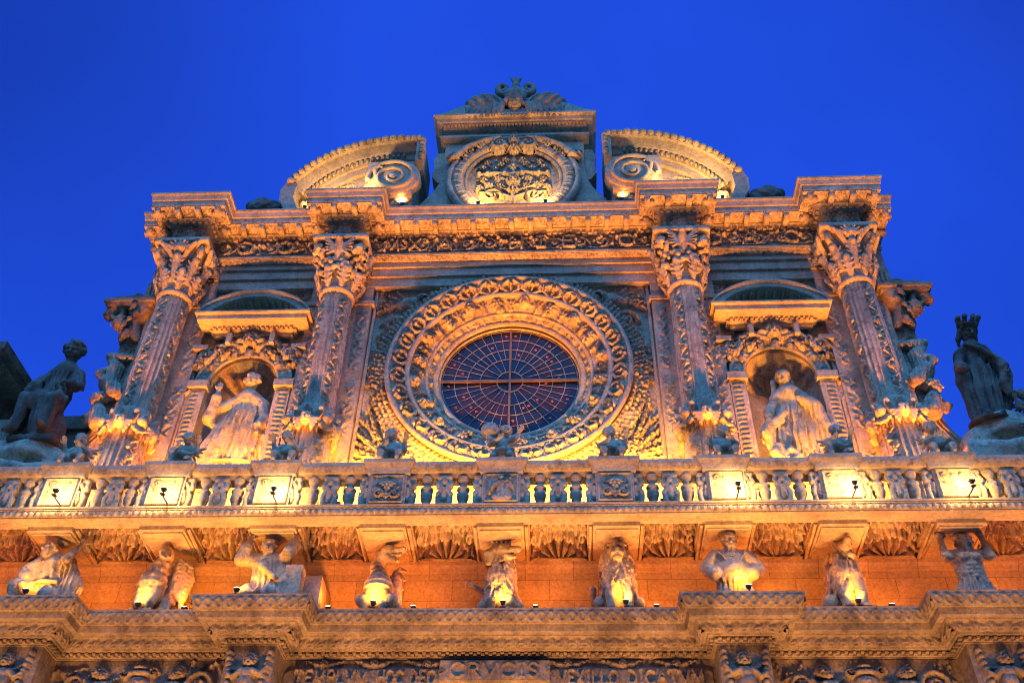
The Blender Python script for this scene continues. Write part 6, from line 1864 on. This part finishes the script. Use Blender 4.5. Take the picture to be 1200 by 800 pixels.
# ================================================================== wing building and parapet on the left, block on the right
nb = empty('wing_building', (-12.4, 0, ZG), 'dark wing building with a dentilled cornice at the left edge of the front', 'building')
m = MB(); m.box(-15.5, -10.85, .1, 6, ZG, 13.2); m.build('wall', M_OLD, nb, False)
NP = [(-15.5, .1), (-10.85, .1), (-10.85, 5.0)]
m = MB(); m.sweep([(0, 11.9), (.08, 11.95), (.08, 12.12), (.02, 12.15), (.02, 12.62), (.10, 12.66), (.12, 12.95), (.24, 13.0), (.40, 13.08), (.44, 13.22), (.55, 13.32), (.58, 13.48), (-.5, 13.5)], NP)
cn = m.build('cornice', M_OLD, nb, False)
m = MB(); band(m, NP, (.10, 12.68), (.12, 12.9), egg, .2, .04, .025); band(m, NP, (.02, 12.2), (.02, 12.58), palmette, .4, .05, .025); band(m, NP, (.40, 13.1), (.44, 13.21), beads, .16, .04, .025); m.build('egg_moulding', M_OLD, cn)
m = MB(); m.box(-10.84, -9.95, .25, .75, ZG, 12.02); m.box(-9.94, -8.05, .25, .75, ZG, 11.72); m.box(-9.95, -8.03, .18, .82, 11.722, 12.03); m.box(-9.95, -9.0, .20, .8, 12.032, 12.1)
m.box(-9.25, -8.85, .16, .19, 11.45, 11.68)
pw = m.build('parapet_wall', M_OLD, None, False); tag(pw, 'low plain parapet wall between the seated figure and the left end of the front', 'wall')

# ================================================================== statues
saint = make_bishop().obj('statue', M_CARVE, None, (-5.20, -.02, 10.30), scale=.985); tag(saint, 'stone saint in pleated surplice raising one hand in the left niche', 'statue', 'niche saints')
saint = make_abbess().obj('statue', M_CARVE, None, (5.36, -.02, 10.26), scale=.955); tag(saint, 'veiled stone figure with a hand on the breast in the right niche', 'statue', 'niche saints')
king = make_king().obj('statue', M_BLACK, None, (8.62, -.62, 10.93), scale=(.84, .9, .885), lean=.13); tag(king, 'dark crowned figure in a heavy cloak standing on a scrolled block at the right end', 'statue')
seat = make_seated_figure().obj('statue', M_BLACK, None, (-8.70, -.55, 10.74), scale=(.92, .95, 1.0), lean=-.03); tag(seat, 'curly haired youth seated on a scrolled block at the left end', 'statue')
def mound(s):
    S = SD((-1.2, -.8, -1.2), (1.2, .7, .75), .03)
    S.chain([(-.55, 0, .05), (-.1, 0, .28), (.5, 0, .1), (.95, 0, -.3)], [.34, .42, .42, .3], .15); S.ell((-.35, -.42, -.02), (.3, .14, .14), .06, sub=True)
    S.chain([(-.8, -.2, -.1), (-.4, -.4, -.28), (.2, -.45, -.25), (.8, -.3, -.3)], [.12, .14, .16, .14], .06); S.box((-1.05, -.5, -1.15), (1.05, .6, -.2), .05, .1)
    S.carve(lambda x, y, z: np.sin(18 * np.sqrt(x ** 2 + (z + .4) ** 2)), .016)
    return S
o = mound(1).obj('scrolled_block', M_CARVE, None, (8.95, -.45, 10.50)); tag(o, 'rounded scroll shaped stone block under the crowned figure at the right', 'plinth')
o = mound(-1).obj('scrolled_block', M_CARVE, None, (-8.85, -.40, 10.30), flip=True); tag(o, 'rounded scroll shaped stone block under the seated youth at the left', 'plinth')
# small figures at the feet of the big ones
def crouched(seed):
    S = make_putto(seed, 'kneel'); return S
for (x, y, z, sc, lab, sd) in ((9.32, -.70, 10.92, .95, 'small dark kneeling figure behind the crowned statue at the right edge', 71), (9.15, -1.05, 10.28, .8, 'little stone child in front of the right scrolled block', 72), (-9.55, -1.0, 10.15, .9, 'little stone child beside the left scrolled block at the picture edge', 73)):
    o = crouched(sd).obj('cherub_statue', M_OLD, None, (x, y, z), scale=sc); tag(o, lab, 'statue', 'small figures beside the scrolled blocks')
S = SD((-.32, -.3, -.05), (.34, .3, .5), .016); S.ell((0, 0, .2), (.2, .17, .19), .05); S.chain([(-.1, -.1, .3), (-.2, -.18, .22), (-.1, -.22, .08)], [.1, .09, .06], .03); S.ell((-.12, -.12, .38), (.09, .1, .08), .03); S.chain([(.1, -.14, .3), (.22, -.14, .16), (.1, -.2, .05)], [.06, .06, .05], .03)
for q in range(60): a, b_ = rnd.uniform(0, 6.28), rnd.uniform(-.8, 1.4); S.ell((.2 * cos(a) * cos(b_), .17 * sin(a) * cos(b_), .2 + .19 * sin(b_)), (.035, .035, .03), .008)
o = S.obj('lamb_statue', M_STONE, None, (4.98, -.34, 10.22)); tag(o, 'curly stone lamb curled at the feet of the veiled saint', 'statue')

# cherubs along the balustrade
PUT = [(-7.02, 'sit', 'sitting cherub leaning on the pedestal below the outer left column'), (-5.20, 'kneel', 'kneeling cherub on the rail before the niche of the saint with raised hand'),
       (-3.50, 'sit', 'dark sitting cherub on the rail before the inner left column'), (-1.76, 'sit', 'cherub on the rail at the lower left of the rose window'),
       (.06, 'stride', 'striding cherub carrying a big ball at the middle of the rail'), (1.83, 'sit', 'cherub on the rail at the lower right of the rose window'),
       (3.62, 'sit', 'dark sitting cherub on the rail before the inner right column'), (5.42, 'kneel', 'kneeling cherub on the rail before the niche of the veiled saint'), (7.0, 'sit', 'sitting cherub on the rail below the outer right column')]
for i, (x, pose, lab) in enumerate(PUT):
    o = make_putto(100 + i, pose).obj('cherub_statue', M_STONE, None, (x, BY + .02, 9.285), flip=bool(i % 2), scale=.98 if pose != 'sit' else 1.0)
    tag(o, lab, 'statue', 'cherubs along the balcony railing')

# figures under the balcony
ZC = 6.962
FIG = [(make_atlas('kneeling'), -6.98, -1.46, 'bearded man in a cloak with one raised arm, kneeling leftmost under the balcony'), (make_griffin(), -5.30, -1.17, 'eagle headed griffin with scaly breast and ribbed wing under the balcony'),
       (make_atlas('bearded'), -3.56, -1.46, 'bearded man in a tunic holding up the balcony with both hands beside a square block'), (make_dragon(), -1.78, -1.17, 'dragon with open jaws and ringed belly under the balcony'),
       (make_shaggy_hound(), .04, -1.17, 'shaggy beast with its muzzle turned right, at the middle under the balcony'), (make_lion(), 1.84, -1.17, 'front facing lion with curly mane and straight forelegs under the balcony'),
       (make_atlas('fat'), 3.55, -1.46, 'fat bearded man in an open coat with hands on his hips under the balcony'), (make_maned_beast(), 5.28, -1.17, 'beast with long combed mane and head bent back under the balcony'),
       (make_atlas('soldier'), 7.06, -1.44, 'bare chested bearded man in a pleated kilt lifting the balcony at the right')]
for S, x, y, lab in FIG:
    o = S.obj('statue', M_CARVE, None, (x, y, ZC), scale=(.96, .95, .925) if 'man' not in lab else (.93, .95, .92)); tag(o, lab, 'statue', 'figures carrying the balcony')

# ================================================================== floodlights
def aim(o, d):
    o.rotation_euler = mathutils.Vector(d).to_track_quat('-Z', 'Y').to_euler()
def floodlight():
    t = empty('floodlight', (0, 0, 0), 'small dark floodlight', 'floodlight')
    m = MB(); m.box(-.035, .035, -.035, .035, 0, .012); m.tube([(0, 0, .01), (0, 0, .065)], .009, 6); m.build('stand', M_IRON, t, False, origin=(0, 0, 0))
    m = MB(); m.frustum((-.028, .028, -.026, .026), (-.042, .042, -.036, .036), .06, .11); bd = m.build('housing', M_IRON, t, False, origin=(0, 0, 0))
    m = MB(); m.box(-.036, .036, -.030, .030, .111, .115); m.build('lens', M_LENS, t, False, origin=(0, 0, 0))
    return t
fl0 = floodlight(); flused = [0]
def lamp(loc, lab, grp, power, col, direction, size=1.6, blend=.6, up=.12, rad=.05, off=(0, 0), arm_=False):
    if flused[0] == 0: t = fl0; t.location = loc; t['label'] = lab; t['group'] = grp; flused[0] = 1
    else: t = dup(fl0, loc, lab, grp)
    for c in list(t.children):
        if c.type == 'LIGHT': bpy.data.objects.remove(c)
    for c in list(t.children):
        if c.name.startswith('arm'): bpy.data.objects.remove(c)
    if arm_:
        m = MB(); m.tube([(0, .42, .05), (0, .36, .004), (0, .1, -.012), (0, 0, 0)], .012, 6); m.build('arm', M_IRON, None, True, origin=(0, 0, 0)).parent = t; m = None
    if power > 0:
        ld = bpy.data.lights.new('lamp_light', 'SPOT' if size else 'POINT'); ld.energy = power; ld.color = col; ld.shadow_soft_size = rad
        if size: ld.spot_size = size; ld.spot_blend = blend
        lo = bpy.data.objects.new('lamp_light', ld); COL.objects.link(lo); lo.parent = t; lo.location = (off[0], off[1], up + .03)
        aim(lo, direction)
    return t
for k, (x, y) in enumerate(((-6.98, -1.95), (-5.42, -1.52), (-3.80, -1.95), (-1.84, -1.52), (.10, -1.52), (1.92, -1.52), (3.66, -1.95), (5.30, -1.52))):
    nm = ('kneeling cloaked man', 'griffin', 'bearded man in a tunic', 'dragon', 'shaggy beast', 'curly maned lion', 'fat bearded man', 'long maned beast')[k]
    lamp((x, y, ZC), 'small floodlight on the cornice at the feet of the ' + nm, 'floodlights on the lower cornice', P_FIG * (1.5 if k in (0, 2, 6) else 1.0), (1.0, .38, .04), (0, .55, 1), 2.2, .8)
bays = [(allx[i] + allx[i + 1]) / 2 for i in range(len(allx) - 1)]
between = ('left of the kneeling man', 'between the kneeling man and the griffin', 'between the griffin and the man in a tunic', 'between the man in a tunic and the dragon', 'between the dragon and the shaggy beast', 'between the shaggy beast and the lion', 'between the lion and the fat man', 'between the fat man and the maned beast', 'between the maned beast and the man in a kilt', 'right of the man in a kilt')
for k, x in enumerate(bays):
    lamp((allx[k] + (.98 if k == 3 else .66 if k in (0, 1, 7, 9) else .54), -1.36, ZC), 'small floodlight on the cornice ' + between[k], 'floodlights on the lower cornice', P_BAY, AMBER, (.18, .45, 1), 2.6, .9)
pn = ('outermost left', 'left', 'third from the left', '', '', '', 'third from the right', 'second from the right', 'outermost right')
ped_lab = {-7.02: 'below the outer left column', -5.30: 'below the left niche', -3.57: 'below the inner left column', 3.55: 'below the inner right column', 5.29: 'below the right niche', 7.02: 'below the outer right column'}
for x, lb in ped_lab.items():
    lamp((x + .12, BY - .42, 8.50), 'small floodlight in front of the glaring pedestal ' + lb, 'floodlights in front of pedestals', P_PED, (1.0, .56, .17), (-.05, 1, -.22), 2.8, .6, arm_=True)
# wash lights on the balcony floor behind the railing
wash = ('under the seated youth', 'behind the outer left pedestal', 'at the left side of the left niche', 'at the right side of the left niche', 'left of the rose window', 'below the left edge of the rose window', 'below the rose window', 'below the right edge of the rose window', 'right of the rose window', 'at the left side of the right niche', 'at the right side of the right niche', 'behind the outer right pedestal', 'under the crowned figure')
wx = (-9.5, -6.2, -5.3, -4.45, -2.7, -1.4, 0.0, 1.4, 2.7, 4.45, 5.3, 6.2, 8.3)
for k, x in enumerate(wx):
    e = (.35, .85, .45, 1.0, 1.05, .8, .7, .8, 1.05, 1.0, .45, .85, .08)[k]
    lamp((x, -.85, 8.665), 'floodlight on the balcony floor ' + wash[k], 'floodlights on the balcony floor', P_WASH * e, GOLD, (0, 1, .45), 1.95, .7)
for k, x in enumerate((-2.6, -.9, .9, 2.6)):
    lamp((x, -1.60, 8.665), 'floodlight close behind the railing ' + ('at the left of the rose window', 'left below the rose window', 'right below the rose window', 'at the right of the rose window')[k], 'floodlights on the balcony floor', P_COL * 1.7, GOLD, (0, 1, .90), 1.1, .7)
for k, x in enumerate(NICX):
    lamp((x, -1.35, 8.665), 'floodlight on the balcony floor aimed at the ' + ('saint with the raised hand', 'veiled saint')[k], 'floodlights on the balcony floor', P_COL * 1.3, GOLD, (0, .42, 1), .8, .9)
for k, x in enumerate((-1.3, 1.3)):
    lamp((x, -1.28, 8.665), 'narrow floodlight under the rose window aimed at its top, standing ' + ('left', 'right')[k], 'narrow floodlights on the balcony floor', P_BEAM * 1.1, (1.0, .38, .05), (-x * .3, 1.15, 5.6), .55, .9)
for k, x in enumerate(COLX):
    lamp((x, -1.55, 8.665), 'floodlight on the balcony floor before the ' + ('outer left', 'inner left', 'inner right', 'outer right')[k] + ' column', 'floodlights on the balcony floor', P_COL * 4.2, (1.0, .30, .04), (0, .09, 1), .58, .9)
for k, x in enumerate((-7.6, -6.3, -4.5, -2.0, -.7, .7, 2.0, 4.5, 6.3, 7.6)):
    lamp((x, -.74, 8.665), 'narrow floodlight pointing up from the balcony floor ' + ('at the left end', 'left of the left niche', 'right of the left niche', 'at the left of the rose', 'left below the rose centre', 'right below the rose centre', 'at the right of the rose', 'left of the right niche', 'right of the right niche', 'at the right end')[k], 'narrow floodlights on the balcony floor', P_BEAM, (1.0, .27, .035), (0, .02, 1), 1.1, 1.0)
for x, y, p, lab, d in ((-.75, -.78, .42, 'floodlight on the top cornice left of the heraldic shield', (.25, .30, 1)), (.75, -.78, .42, 'floodlight on the top cornice right of the heraldic shield', (-.25, .30, 1)), (-2.45, -.80, .22, 'floodlight on the top cornice at the foot of the left volute', (-.1, .35, 1)), (2.45, -.80, .10, 'floodlight on the top cornice at the foot of the right volute', (.1, .35, 1)),
                      (-3.62, -1.22, .75, 'floodlight on the cornice block before the left broken pediment', (.05, .55, 1)), (3.70, -1.22, .75, 'floodlight on the cornice block before the right broken pediment', (-.05, .55, 1)), (4.65, -.78, .30, 'floodlight on the top cornice at the outer foot of the right broken pediment', (-.2, .35, 1)), (-4.65, -.78, .15, 'floodlight on the top cornice at the outer foot of the left broken pediment', (.2, .35, 1))):
    lamp((x, y, 17.05), lab, 'floodlights on the top cornice', P_TOP * p, (1.0, .55, .18), d, 2.2, .8)

for k, (x, lb) in enumerate(((-7.72, 'left of the outer left column'), (-3.0, 'right of the inner left column'), (3.0, 'left of the inner right column'), (7.72, 'right of the outer right column'))):
    lamp((x, -1.45, 8.665), 'floodlight on the balcony floor ' + lb, 'floodlights on the balcony floor', P_COL * .8, GOLD, ((.75 if k in (0, 2) else -.75), .9, 1.0), 1.1, .9)

# added lamps on the paving, out of view, put in to light the lower cornice
for k, x in enumerate((-8.4, -5.3, -1.8, 1.8, 5.3, 8.4)):
    lamp((x, -4.8, ZG), 'added floodlight on the paving ' + ('at the far left of the church front', 'left of the church door', 'just left of the church door', 'just right of the church door', 'right of the church door', 'at the far right of the church front')[k], 'added floodlights on the paving', P_GROUND_FILL, (1.0, .42, .13), (0, .22, 1), 1.9, .9)
